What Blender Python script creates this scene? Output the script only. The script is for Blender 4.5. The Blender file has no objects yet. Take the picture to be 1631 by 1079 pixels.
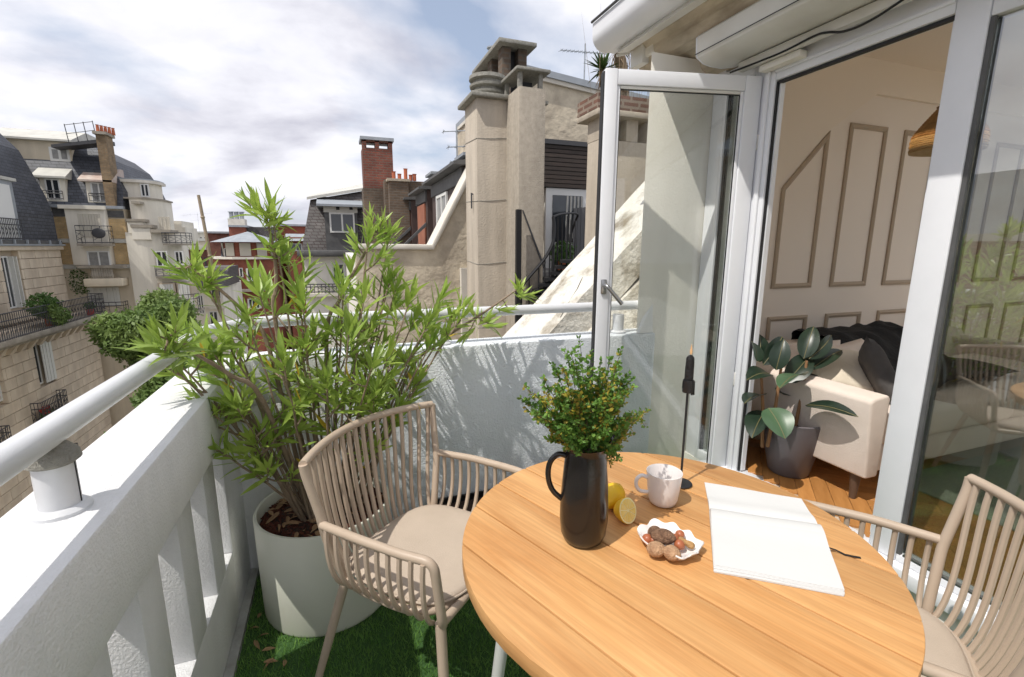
import bpy, bmesh, math, random
import numpy as np
from math import sin, cos, tan, pi, radians, sqrt, atan2
from mathutils import Vector, Matrix, noise

random.seed(11)
rng = np.random.default_rng(11)
C = bpy.context.scene.collection
SC = bpy.context.scene

# ------------------------------------------------------------------ camera
FPX, PITCH, YAW, ROLL, EYE = 755.0, .1915, .3525, .0045, 1.40
_hd = Vector((sin(YAW), cos(YAW), 0)); _r0 = Vector((_hd.y, -_hd.x, 0))
CF = _hd * cos(PITCH) + Vector((0, 0, -sin(PITCH))); _u0 = _r0.cross(CF)
CR = _r0 * cos(ROLL) + _u0 * sin(ROLL); CU = CR.cross(CF)
CP = Vector((0, 0, EYE))
cam = bpy.data.cameras.new('camera'); camo = bpy.data.objects.new('camera', cam); C.objects.link(camo)
cam.sensor_width = 36; cam.lens = FPX / 1631 * 36; cam.clip_start = .02; cam.clip_end = 6000
m3 = Matrix((CR, CU, -CF)).transposed()
camo.matrix_world = Matrix.Translation(CP) @ m3.to_4x4()
SC.camera = camo

# ------------------------------------------------------------------ sky and sun
SUN_EL, SUN_TR = radians(58.5), radians(20)      # elevation; direction the light travels over the ground
w = bpy.data.worlds.new('World'); SC.world = w; w.use_nodes = True
nt = w.node_tree; nt.nodes.clear()
def N(t, typ, **kw):
    n = t.nodes.new(typ)
    for k, v in kw.items():
        if k.startswith('i_'): n.inputs[k[2:].replace('_', ' ')].default_value = v
        else: setattr(n, k, v)
    return n
out = N(nt, 'ShaderNodeOutputWorld'); bg = N(nt, 'ShaderNodeBackground'); bg.inputs[1].default_value = .112
sky = N(nt, 'ShaderNodeTexSky', sky_type='NISHITA', sun_disc=False)
sky.sun_elevation = SUN_EL; sky.sun_rotation = atan2(-cos(SUN_TR), -sin(SUN_TR)); sky.air_density = 1.0; sky.dust_density = 1.5
tc = N(nt, 'ShaderNodeTexCoord'); sep = N(nt, 'ShaderNodeSeparateXYZ')
zc = N(nt, 'ShaderNodeMath', operation='MAXIMUM'); zc.inputs[1].default_value = 0
za = N(nt, 'ShaderNodeMath', operation='ADD'); za.inputs[1].default_value = .42
dx = N(nt, 'ShaderNodeMath', operation='DIVIDE'); dy = N(nt, 'ShaderNodeMath', operation='DIVIDE')
cmb = N(nt, 'ShaderNodeCombineXYZ')
L = nt.links.new
L(tc.outputs['Generated'], sep.inputs[0]); L(sep.outputs[2], zc.inputs[0]); L(zc.outputs[0], za.inputs[0])
L(sep.outputs[0], dx.inputs[0]); L(za.outputs[0], dx.inputs[1]); L(sep.outputs[1], dy.inputs[0]); L(za.outputs[0], dy.inputs[1])
L(dx.outputs[0], cmb.inputs[0]); L(dy.outputs[0], cmb.inputs[1])
mp = N(nt, 'ShaderNodeMapping'); mp.inputs['Location'].default_value = (3.1, 1.7, 0); mp.inputs['Scale'].default_value = (.8, 1.15, 1)
L(cmb.outputs[0], mp.inputs[0])
n1 = N(nt, 'ShaderNodeTexNoise', i_Scale=1.9, i_Detail=9.0, i_Roughness=.5, i_Distortion=.2)
n2 = N(nt, 'ShaderNodeTexNoise', i_Scale=3.0, i_Detail=9.0, i_Roughness=.52, i_Distortion=.2)
L(mp.outputs[0], n1.inputs['Vector']); L(mp.outputs[0], n2.inputs['Vector'])
cov = N(nt, 'ShaderNodeValToRGB'); cov.color_ramp.elements[0].position = .34; cov.color_ramp.elements[1].position = .50
L(n1.outputs[0], cov.inputs[0])
cc = N(nt, 'ShaderNodeValToRGB'); e = cc.color_ramp.elements
e[0].position = .33; e[0].color = (5.1, 5.1, 5.9, 1); e[1].position = .68; e[1].color = (9.6, 9.6, 9.9, 1)
x = e.new(.5); x.color = (7.9, 7.9, 8.5, 1)
L(n2.outputs[0], cc.inputs[0])
skm = N(nt, 'ShaderNodeMixRGB', blend_type='MIX'); skm.inputs[0].default_value = .45; skm.inputs[2].default_value = (5.8, 6.6, 8.2, 1)
L(sky.outputs[0], skm.inputs[1])
mx = N(nt, 'ShaderNodeMixRGB'); L(cov.outputs[0], mx.inputs[0]); L(skm.outputs[0], mx.inputs[1]); L(cc.outputs[0], mx.inputs[2])
L(mx.outputs[0], bg.inputs[0]); L(bg.outputs[0], out.inputs[0])
sl = bpy.data.lights.new('sun', 'SUN'); so = bpy.data.objects.new('sun', sl); C.objects.link(so)
sl.energy = 3.6; sl.angle = radians(.53); sl.color = (1, .955, .88)
sd = Vector((cos(SUN_TR) * cos(SUN_EL), sin(SUN_TR) * cos(SUN_EL), -sin(SUN_EL)))
so.rotation_euler = sd.to_track_quat('-Z', 'Y').to_euler()
SC.view_settings.view_transform = 'Standard'; SC.view_settings.look = 'None'
SC.view_settings.exposure = .10; SC.view_settings.gamma = 1
SC.cycles.max_bounces = 10; SC.cycles.transparent_max_bounces = 24; SC.cycles.diffuse_bounces = 8

# ------------------------------------------------------------------ measuring: a sight line of the photograph meets a real plane
def ray(px, py): return CF + CR * ((px - 815.5) / FPX) + CU * ((539.5 - py) / FPX)
def AZ(px, py, z): r = ray(px, py); return CP + r * ((z - EYE) / r.z)
def AX(px, py, X): r = ray(px, py); return CP + r * (X / r.x)
def AY(px, py, Y): r = ray(px, py); return CP + r * (Y / r.y)
def RY(x0, y0, x1, y1, Y):
    "rectangle in the plane y=Y -> x0,x1,z0,z1"
    ym, xm = (y0 + y1) / 2, (x0 + x1) / 2
    return AY(x0, ym, Y).x, AY(x1, ym, Y).x, AY(xm, y1, Y).z, AY(xm, y0, Y).z
def RX(x0, y0, x1, y1, X):
    ym, xm = (y0 + y1) / 2, (x0 + x1) / 2
    a, b = AX(x0, ym, X).y, AX(x1, ym, X).y
    return min(a, b), max(a, b), AX(xm, y1, X).z, AX(xm, y0, X).z

# ------------------------------------------------------------------ materials
def mat(name, col, rough=.75, col2=None, scale=6, bump=0, bscale=60, metal=0, spec=.5, detail=6, stretch=None, rnd=0, contrast=(.35, .65), coords='Object', trans=0, coat=0, bump2=0, b2scale=6, streak=0, sscale=3.0):
    m = bpy.data.materials.new(name); m.use_nodes = True; t = m.node_tree; b = t.nodes['Principled BSDF']; l = t.links.new
    b.inputs['Roughness'].default_value = rough; b.inputs['Metallic'].default_value = metal
    b.inputs['Specular IOR Level'].default_value = spec; b.inputs['Base Color'].default_value = (*col, 1)
    if coat: b.inputs['Coat Weight'].default_value = coat
    c = N(t, 'ShaderNodeTexCoord'); mpn = N(t, 'ShaderNodeMapping'); l(c.outputs[coords], mpn.inputs[0])
    if stretch: mpn.inputs['Scale'].default_value = stretch
    colout = None
    if col2 is not None:
        n = N(t, 'ShaderNodeTexNoise', i_Scale=scale, i_Detail=detail, i_Roughness=.6); l(mpn.outputs[0], n.inputs['Vector'])
        r = N(t, 'ShaderNodeValToRGB'); r.color_ramp.elements[0].position = contrast[0]; r.color_ramp.elements[1].position = contrast[1]
        r.color_ramp.elements[0].color = (*col, 1); r.color_ramp.elements[1].color = (*col2, 1)
        l(n.outputs[0], r.inputs[0]); colout = r.outputs[0]
    if streak:
        c2_ = N(t, 'ShaderNodeNewGeometry'); m2_ = N(t, 'ShaderNodeMapping'); m2_.inputs['Scale'].default_value = (sscale, sscale, sscale * .12); l(c2_.outputs['Position'], m2_.inputs[0])
        sn = N(t, 'ShaderNodeTexNoise', i_Scale=1.0, i_Detail=9.0, i_Roughness=.68); l(m2_.outputs[0], sn.inputs['Vector'])
        sr = N(t, 'ShaderNodeMapRange'); sr.inputs['From Min'].default_value = .42; sr.inputs['From Max'].default_value = .66; sr.inputs['To Min'].default_value = 1; sr.inputs['To Max'].default_value = 1 - streak; l(sn.outputs[0], sr.inputs[0])
        sh = N(t, 'ShaderNodeHueSaturation'); l(sr.outputs[0], sh.inputs['Value'])
        if colout: l(colout, sh.inputs['Color'])
        else: sh.inputs['Color'].default_value = (*col, 1)
        colout = sh.outputs[0]
    if rnd:
        oi = N(t, 'ShaderNodeObjectInfo'); hs = N(t, 'ShaderNodeHueSaturation'); mr = N(t, 'ShaderNodeMapRange')
        mr.inputs['To Min'].default_value = 1 - rnd; mr.inputs['To Max'].default_value = 1 + rnd
        l(oi.outputs['Random'], mr.inputs[0]); l(mr.outputs[0], hs.inputs['Value'])
        if colout: l(colout, hs.inputs['Color'])
        else: hs.inputs['Color'].default_value = (*col, 1)
        colout = hs.outputs[0]
    if colout: l(colout, b.inputs['Base Color'])
    if bump:
        n = N(t, 'ShaderNodeTexNoise', i_Scale=bscale, i_Detail=4.0, i_Roughness=.6); l(mpn.outputs[0], n.inputs['Vector'])
        bp = N(t, 'ShaderNodeBump'); bp.inputs['Strength'].default_value = min(bump, 1); bp.inputs['Distance'].default_value = .01 * max(bump, 1)
        h = n.outputs[0]
        if bump2:
            n3 = N(t, 'ShaderNodeTexNoise', i_Scale=b2scale, i_Detail=5.0, i_Distortion=.6); l(mpn.outputs[0], n3.inputs['Vector'])
            ad = N(t, 'ShaderNodeMath', operation='MULTIPLY_ADD'); ad.inputs[1].default_value = bump2
            l(n3.outputs[0], ad.inputs[0]); l(h, ad.inputs[2]); h = ad.outputs[0]
        l(h, bp.inputs['Height']); l(bp.outputs[0], b.inputs['Normal'])
    if trans:
        tr = N(t, 'ShaderNodeBsdfTranslucent'); ms = N(t, 'ShaderNodeMixShader'); ms.inputs[0].default_value = trans
        if colout: l(colout, tr.inputs[0])
        else: tr.inputs[0].default_value = (*col, 1)
        l(b.outputs[0], ms.inputs[1]); l(tr.outputs[0], ms.inputs[2]); l(ms.outputs[0], t.nodes['Material Output'].inputs[0])
    return m
def brickmat(name, c1, c2, mortar, bw=.22, bh=.065, ms=.012, rough=.9, bump=.4, off=.5, var=.4):
    m = bpy.data.materials.new(name); m.use_nodes = True; t = m.node_tree; b = t.nodes['Principled BSDF']; l = t.links.new
    b.inputs['Roughness'].default_value = rough
    c = N(t, 'ShaderNodeNewGeometry'); s = N(t, 'ShaderNodeSeparateXYZ'); a = N(t, 'ShaderNodeMath', operation='ADD'); cb = N(t, 'ShaderNodeCombineXYZ')
    l(c.outputs['Position'], s.inputs[0]); l(s.outputs[0], a.inputs[0]); l(s.outputs[1], a.inputs[1]); l(a.outputs[0], cb.inputs[0]); l(s.outputs[2], cb.inputs[1])
    br = N(t, 'ShaderNodeTexBrick'); br.offset = off
    br.inputs['Scale'].default_value = 1; br.inputs['Brick Width'].default_value = bw; br.inputs['Row Height'].default_value = bh; br.inputs['Mortar Size'].default_value = ms
    br.inputs['Color1'].default_value = (*c1, 1); br.inputs['Color2'].default_value = (*c2, 1); br.inputs['Mortar'].default_value = (*mortar, 1)
    l(cb.outputs[0], br.inputs[0])
    n = N(t, 'ShaderNodeTexNoise', i_Scale=1.3, i_Detail=8.0, i_Roughness=.7); l(c.outputs['Position'], n.inputs['Vector'])
    mr = N(t, 'ShaderNodeMapRange'); mr.inputs['From Min'].default_value = .3; mr.inputs['From Max'].default_value = .7; mr.inputs['To Min'].default_value = 1 - var; mr.inputs['To Max'].default_value = 1 + var * .6
    l(n.outputs[0], mr.inputs[0])
    hs = N(t, 'ShaderNodeHueSaturation'); l(mr.outputs[0], hs.inputs['Value']); l(br.outputs[0], hs.inputs['Color']); l(hs.outputs[0], b.inputs['Base Color'])
    bp = N(t, 'ShaderNodeBump'); bp.invert = True; bp.inputs['Strength'].default_value = bump; bp.inputs['Distance'].default_value = .02
    l(br.outputs['Fac'], bp.inputs['Height']); l(bp.outputs[0], b.inputs['Normal'])
    return m
def glassmat(name, refl=.08, tint=(.85, .9, .88), grazing=.55, rough=0.0):
    m = bpy.data.materials.new(name); m.use_nodes = True; t = m.node_tree; t.nodes.clear(); l = t.links.new
    o = N(t, 'ShaderNodeOutputMaterial'); tr = N(t, 'ShaderNodeBsdfTransparent'); tr.inputs[0].default_value = (*tint, 1)
    g = N(t, 'ShaderNodeBsdfGlossy'); g.inputs['Roughness'].default_value = rough; g.inputs[0].default_value = (.95, .97, 1, 1)
    lw = N(t, 'ShaderNodeLayerWeight'); lw.inputs[0].default_value = .5
    pw = N(t, 'ShaderNodeMath', operation='POWER'); pw.inputs[1].default_value = 4; l(lw.outputs['Facing'], pw.inputs[0])
    mr = N(t, 'ShaderNodeMapRange'); mr.inputs['To Min'].default_value = refl; mr.inputs['To Max'].default_value = grazing
    l(pw.outputs[0], mr.inputs[0])
    ms = N(t, 'ShaderNodeMixShader'); l(mr.outputs[0], ms.inputs[0]); l(tr.outputs[0], ms.inputs[1]); l(g.outputs[0], ms.inputs[2]); l(ms.outputs[0], o.inputs[0])
    return m

M = {}
M['white_paint'] = mat('white_stucco', (.76, .765, .77), .7, (.70, .705, .71), 3, bump=.4, bscale=150, bump2=.45, b2scale=18, streak=.08, sscale=9)
M['rough_stucco'] = mat('rough_stucco', (.74, .77, .80), .8, (.67, .71, .75), 2.5, bump=.7, bscale=95, bump2=.9, b2scale=9, streak=.10, sscale=5)
M['rail'] = mat('rail_paint', (.66, .67, .69), .38, (.60, .61, .63), 8, bump=.08, bscale=200)
M['mortar'] = mat('weathered_mortar', (.36, .35, .31), .95, (.24, .23, .20), 30, bump=1, bscale=160)
M['cream'] = mat('cream_render', (.84, .81, .74), .85, (.81, .78, .71), 1.6, bump=.2, bscale=60, streak=.08, sscale=4)
M['pvc'] = mat('white_pvc', (.80, .81, .84), .35, (.74, .75, .78), 2.2, bump=.03, bscale=30)
M['pvc_old'] = mat('aged_white_pvc', (.74, .73, .69), .45, (.60, .58, .52), 2.5, contrast=(.45, .8))
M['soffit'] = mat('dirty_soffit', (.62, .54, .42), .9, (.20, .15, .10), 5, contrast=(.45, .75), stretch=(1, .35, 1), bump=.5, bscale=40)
M['black'] = mat('black_gasket', (.012, .012, .013), .6)
M['glass'] = glassmat('leaf_glass', .045, (.96, .97, .96), .45)
M['glass_fix'] = glassmat('fixed_glass', .21, (.78, .81, .78), .65)
M['steel'] = mat('brushed_steel', (.38, .38, .38), .3, metal=1)
M['curb'] = mat('grey_kerb', (.42, .43, .42), .9, (.28, .28, .26), 10, bump=.4)
M['turf_base'] = mat('turf_backing', (.035, .09, .02), .95)
M['turf'] = mat('turf_blade', (.20, .36, .08), .55, (.11, .25, .05), 9, spec=.3, trans=.2)
M['concrete'] = mat('concrete', (.58, .51, .42), .92, (.46, .40, .325), 1.1, bump=.8, bscale=35, contrast=(.3, .75), streak=.28, sscale=2.6)
M['concrete2'] = mat('pebbledash', (.52, .46, .38), .95, (.40, .35, .285), 14, bump=1.6, bscale=90, contrast=(.3, .7), streak=.22, sscale=2.2)
M['conc_tan'] = mat('tan_render', (.54, .47, .38), .92, (.42, .36, .28), 1.4, bump=.6, bscale=25, contrast=(.3, .75), streak=.3, sscale=2.5)
M['stone_old'] = mat('stained_coping', (.72, .69, .62), .9, (.25, .21, .15), 4.5, bump=1.6, bscale=30, contrast=(.50, .68), bump2=1.8, detail=9, b2scale=5)
M['stone_dirty'] = mat('dirty_render', (.46, .40, .29), .95, (.12, .10, .08), 2.6, bump=1.2, bscale=30, contrast=(.42, .62))
M['rubble'] = mat('rubble_wall', (.66, .58, .45), .95, (.42, .36, .28), 2.2, bump=2.5, bscale=7, contrast=(.35, .65), bump2=1.0, b2scale=2.5)
M['ashlar'] = mat('ashlar_stone', (.70, .60, .47), .9, (.60, .50, .385), 1.4, bump=.5, bscale=14, rnd=.08, streak=.22, sscale=.9)
M['joint'] = mat('dark_joint', (.50, .42, .325), .95)
M['cornice'] = mat('cornice_stone', (.38, .34, .28), .92, (.26, .23, .19), 2)
M['iron'] = mat('wrought_iron', (.055, .055, .06), .6)
M['iron_blk'] = mat('black_iron', (.012, .012, .014), .5)
M['zinc'] = mat('zinc', (.36, .39, .42), .5, (.28, .30, .33), 1.5, metal=.2)
M['zinc_lt'] = mat('pale_zinc', (.58, .57, .52), .6, (.46, .45, .41), 1.5)
M['zinc_rust'] = mat('rusty_zinc', (.42, .30, .25), .7, (.55, .48, .42), 2)
M['slate'] = brickmat('slate', (.085, .092, .112), (.06, .066, .082), (.022, .025, .03), .36, .17, .012, .55, .6)
M['slate_b'] = brickmat('brown_slate', (.125, .115, .11), (.09, .084, .08), (.05, .033, .033), .22, .12, .012, .7, .5)
M['b2wall'] = mat('pale_render', (.78, .69, .54), .9, (.70, .61, .47), .6, streak=.2, sscale=.9)
M['b2tower'] = mat('white_render', (.84, .79, .69), .9, (.76, .71, .61), .5, streak=.2, sscale=1.0)
M['ochre'] = brickmat('ochre_brick', (.60, .42, .21), (.52, .36, .17), (.46, .36, .23), .24, .075, .01)
M['ochre_ch'] = brickmat('chimney_brick', (.30, .20, .11), (.22, .15, .085), (.24, .19, .13), .24, .075, .012, var=.55)
M['red'] = brickmat('red_brick', (.33, .095, .055), (.26, .07, .042), (.22, .12, .09), .24, .08, .008, var=.25)
M['redold'] = brickmat('old_red_brick', (.24, .075, .05), (.17, .055, .04), (.16, .11, .09), .22, .075, .012, var=.45)
M['brownbr'] = brickmat('brown_brick', (.17, .115, .08), (.12, .085, .06), (.15, .125, .10), .22, .075, .014, var=.5)
M['terra'] = mat('terracotta', (.50, .15, .07), .8, (.38, .11, .06), 5)
M['shutter'] = mat('white_shutter', (.66, .66, .62), .7)
M['shutter_g'] = mat('cream_blind', (.56, .52, .44), .8)
M['frame'] = mat('window_frame', (.72, .72, .70), .5)
M['darkglass'] = mat('dark_window', (.03, .035, .042), .08, spec=.8)
M['curtain'] = mat('curtained_window', (.30, .30, .29), .3, (.22, .22, .22), 6, spec=.8)
M['flower'] = mat('red_flower', (.5, .04, .03), .7)
M['leaf_far'] = mat('balcony_leaf', (.05, .12, .02), .6, (.09, .17, .03), 3, trans=.3)
M['tree_leaf'] = mat('tree_leaf', (.11, .19, .045), .6, (.20, .28, .075), .5, trans=.3)
M['bark'] = mat('bark', (.10, .08, .06), .9)
M['wood_dark'] = mat('dark_cladding', (.055, .038, .03), .7, (.03, .022, .018), 4, stretch=(1, 1, 12), rnd=.25)
M['fence'] = mat('grey_slat', (.10, .10, .105), .7, rnd=.15)
M['orange'] = mat('orange_panel', (.34, .13, .075), .6, (.27, .10, .06), 3)
M['brown_metal'] = mat('brown_metal', (.075, .045, .038), .6, (.055, .034, .03), 2)
M['lead'] = mat('dark_lead', (.07, .07, .072), .6, (.11, .11, .11), 5)
M['coping'] = mat('white_coping', (.72, .68, .61), .8, (.60, .56, .49), 2)
M['asphalt'] = mat('asphalt', (.05, .05, .052), .9)
M['ground'] = mat('city_ground', (.16, .16, .15), .95, (.09, .11, .07), .02)
M['hill'] = mat('far_hill', (.10, .14, .17), .95, (.13, .16, .18), .01)
M['chair'] = mat('taupe_resin', (.47, .375, .29), .42, (.43, .34, .26), 5, spec=.4)
M['cushion'] = mat('taupe_cushion', (.49, .405, .325), .9, (.45, .37, .295), 8, bump=.25, bscale=350, bump2=.6, b2scale=9)
M['leg_grey'] = mat('grey_metal_leg', (.55, .56, .54), .45)
M['jug'] = mat('black_stoneware', (.007, .006, .006), .2, (.016, .014, .013), 6, spec=.5, bump=.04, bscale=60)
M['candle'] = mat('black_wax', (.006, .006, .007), .45, bump=.5, bscale=120)
M['flame'] = None
M['lemon'] = mat('lemon_skin', (.88, .53, .015), .45, (.80, .47, .012), 10, bump=.25, bscale=180)
M['lemon_pith'] = mat('lemon_pith', (.85, .76, .42), .6)
M['lemon_flesh'] = mat('lemon_flesh', (.82, .58, .13), .25, (.88, .68, .25), 60, spec=.6)
M['mug'] = mat('glazed_white', (.78, .74, .72), .25, (.68, .62, .60), 14, contrast=(.5, .8), stretch=(1, 1, .5), spec=.6)  # streaky second tone paints in the sprig shadows on the mug
M['dish'] = mat('dish_glaze', (.82, .79, .77), .25, spec=.6)
M['walnut'] = mat('walnut_shell', (.56, .35, .20), .8, (.36, .20, .11), 60, bump=1.0, bscale=130)
M['walnut_d'] = mat('dark_nut_shell', (.38, .22, .13), .85, (.14, .07, .04), 70, bump=1.6, bscale=150)
M['hazel'] = mat('hazelnut_shell', (.33, .09, .035), .4, (.42, .15, .07), 14)
M['peanut'] = mat('peanut_shell', (.52, .30, .12), .8, (.42, .23, .09), 40, bump=1.2, bscale=120)
M['paper'] = mat('paper', (.60, .60, .59), .9, bump=.1, bscale=20)
M['ribbon'] = mat('black_ribbon', (.01, .01, .01), .7)
M['pot'] = mat('sage_pot', (.66, .67, .58), .4, (.62, .63, .54), 2.5)
M['mulch'] = mat('bark_mulch', (.12, .035, .018), .9, (.075, .022, .012), 20)
M['soil'] = mat('soil', (.035, .018, .012), .95, bump=1, bscale=60)
M['dryleaf'] = mat('dry_leaf', (.33, .21, .11), .8, (.25, .15, .08), 6, rnd=.2)
M['ole_leaf'] = mat('oleander_leaf', (.17, .28, .04), .38, (.37, .47, .10), 7, rnd=.3, trans=.42, contrast=(.3, .7))
M['ole_yel'] = mat('yellow_leaf', (.55, .40, .03), .5, trans=.3)
M['ole_stem'] = mat('oleander_stem', (.30, .225, .16), .85, (.20, .15, .10), 20, bump=.4, bscale=120)
M['bamboo'] = mat('bamboo', (.38, .30, .22), .7, (.28, .22, .16), 10)
M['bq_green'] = mat('sprig_green', (.08, .20, .03), .6, (.18, .32, .05), 30, trans=.25)
M['bq_yel'] = mat('sprig_ochre', (.42, .36, .04), .6, (.26, .20, .03), 40, trans=.25)
M['bq_stem'] = mat('sprig_stem', (.07, .055, .03), .8)
M['plastic_blk'] = mat('black_plastic', (.012, .012, .013), .35)
M['room_wall'] = mat('room_wall', (.82, .74, .66), .85)
M['moulding'] = mat('wall_moulding', (.44, .355, .27), .8)
M['ceiling'] = mat('room_ceiling', (.82, .73, .63), .9)
M['parquet'] = mat('parquet', (.50, .235, .075), .35, (.40, .175, .05), 5, stretch=(1, 8, 1), rnd=.16, spec=.4)
M['parq_far'] = mat('parquet_floor', (.45, .20, .065), .4, (.38, .165, .05), 5)
M['rug'] = mat('woven_rug', (.42, .44, .36), .95, (.34, .36, .29), 90, bump=.8, bscale=160)
M['sofa'] = mat('cream_boucle', (.76, .66, .58), .95, (.71, .61, .535), 10, bump=.35, bscale=260)
M['throw'] = mat('black_throw', (.012, .012, .013), .95, bump=1, bscale=30)
M['pil_grey'] = mat('grey_velvet', (.075, .068, .065), .8, (.055, .05, .048), 12, bump=.5, bscale=16)
M['pil_cream'] = mat('cream_linen', (.70, .62, .50), .9, bump=.5, bscale=18)
M['rattan'] = mat('rattan', (.62, .38, .17), .75, (.45, .26, .11), 40, bump=.8, bscale=120, trans=.3)
M['rattan_lt'] = mat('pale_rattan', (.74, .56, .31), .75, (.62, .44, .22), 40, bump=.8, bscale=120, trans=.3)
M['rub_leaf'] = mat('rubber_leaf', (.010, .022, .014), .36, (.02, .038, .02), 6, spec=.5)
M['rub_leaf2'] = mat('rubber_leaf_light', (.05, .10, .05), .36, (.08, .14, .07), 5, spec=.5)
M['midrib'] = mat('leaf_midrib', (.16, .14, .06), .6)
M['rub_stem'] = mat('brown_stem', (.28, .15, .07), .8)
M['grey_pot'] = mat('grey_pot', (.13, .12, .13), .5, (.11, .10, .11), 3)
M['sofa_leg'] = mat('dark_wood_leg', (.10, .06, .04), .5)
M['yucca'] = mat('yucca_leaf', (.08, .15, .035), .6, rnd=.2)
M['dead'] = mat('dead_fronds', (.22, .16, .10), .9)
M['planter_br'] = brickmat('planter_brick', (.20, .10, .07), (.13, .075, .055), (.28, .22, .17), .20, .06, .014, var=.5)
m = bpy.data.materials.new('candle_flame'); m.use_nodes = True; t = m.node_tree; t.nodes.clear()
o_ = N(t, 'ShaderNodeOutputMaterial'); em = N(t, 'ShaderNodeEmission'); em.inputs[0].default_value = (1, .55, .25, 1); em.inputs[1].default_value = .8
tr_ = N(t, 'ShaderNodeBsdfTransparent'); ms_ = N(t, 'ShaderNodeMixShader'); ms_.inputs[0].default_value = .62
t.links.new(tr_.outputs[0], ms_.inputs[1]); t.links.new(em.outputs[0], ms_.inputs[2]); t.links.new(ms_.outputs[0], o_.inputs[0])
M['flame'] = m
# table wood: grain runs along local X, colour changes from plank to plank
m = bpy.data.materials.new('teak'); m.use_nodes = True; t = m.node_tree; b_ = t.nodes['Principled BSDF']; l = t.links.new
b_.inputs['Roughness'].default_value = .5; b_.inputs['Specular IOR Level'].default_value = .35
c_ = N(t, 'ShaderNodeTexCoord'); oi = N(t, 'ShaderNodeObjectInfo'); av = N(t, 'ShaderNodeVectorMath', operation='MULTIPLY_ADD'); av.inputs[1].default_value = (1, 1, 1)
cx = N(t, 'ShaderNodeCombineXYZ'); mm = N(t, 'ShaderNodeMath', operation='MULTIPLY'); mm.inputs[1].default_value = 9
l(oi.outputs['Random'], mm.inputs[0]); l(mm.outputs[0], cx.inputs[0]); l(mm.outputs[0], cx.inputs[2]); l(c_.outputs['Object'], av.inputs[0]); l(cx.outputs[0], av.inputs[2])
mpw = N(t, 'ShaderNodeMapping'); mpw.inputs['Scale'].default_value = (1.3, 8, 8); l(av.outputs[0], mpw.inputs[0])
nw = N(t, 'ShaderNodeTexNoise', i_Scale=2.2, i_Detail=5.0, i_Roughness=.6, i_Distortion=.5); l(mpw.outputs[0], nw.inputs['Vector'])
rw = N(t, 'ShaderNodeValToRGB'); rw.color_ramp.elements[0].position = .3; rw.color_ramp.elements[0].color = (.49, .235, .080, 1)
rw.color_ramp.elements[1].position = .72; rw.color_ramp.elements[1].color = (.66, .375, .155, 1); l(nw.outputs[0], rw.inputs[0])
mpf = N(t, 'ShaderNodeMapping'); mpf.inputs['Scale'].default_value = (5, 160, 160); l(av.outputs[0], mpf.inputs[0])
nf = N(t, 'ShaderNodeTexNoise', i_Scale=1.0, i_Detail=3.0); l(mpf.outputs[0], nf.inputs['Vector'])
mrf = N(t, 'ShaderNodeMapRange'); mrf.inputs['From Min'].default_value = .35; mrf.inputs['From Max'].default_value = .65; mrf.inputs['To Min'].default_value = .90; mrf.inputs['To Max'].default_value = 1.06; l(nf.outputs[0], mrf.inputs[0])
mro = N(t, 'ShaderNodeMapRange'); mro.inputs['To Min'].default_value = .84; mro.inputs['To Max'].default_value = 1.10; l(oi.outputs['Random'], mro.inputs[0])
mv = N(t, 'ShaderNodeMath', operation='MULTIPLY'); l(mrf.outputs[0], mv.inputs[0]); l(mro.outputs[0], mv.inputs[1])
hs = N(t, 'ShaderNodeHueSaturation'); l(rw.outputs[0], hs.inputs['Color']); l(mv.outputs[0], hs.inputs['Value']); l(hs.outputs[0], b_.inputs['Base Color'])
bp = N(t, 'ShaderNodeBump'); bp.inputs['Strength'].default_value = .15; bp.inputs['Distance'].default_value = .002; l(nf.outputs[0], bp.inputs['Height']); l(bp.outputs[0], b_.inputs['Normal'])
M['teak'] = m

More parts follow.
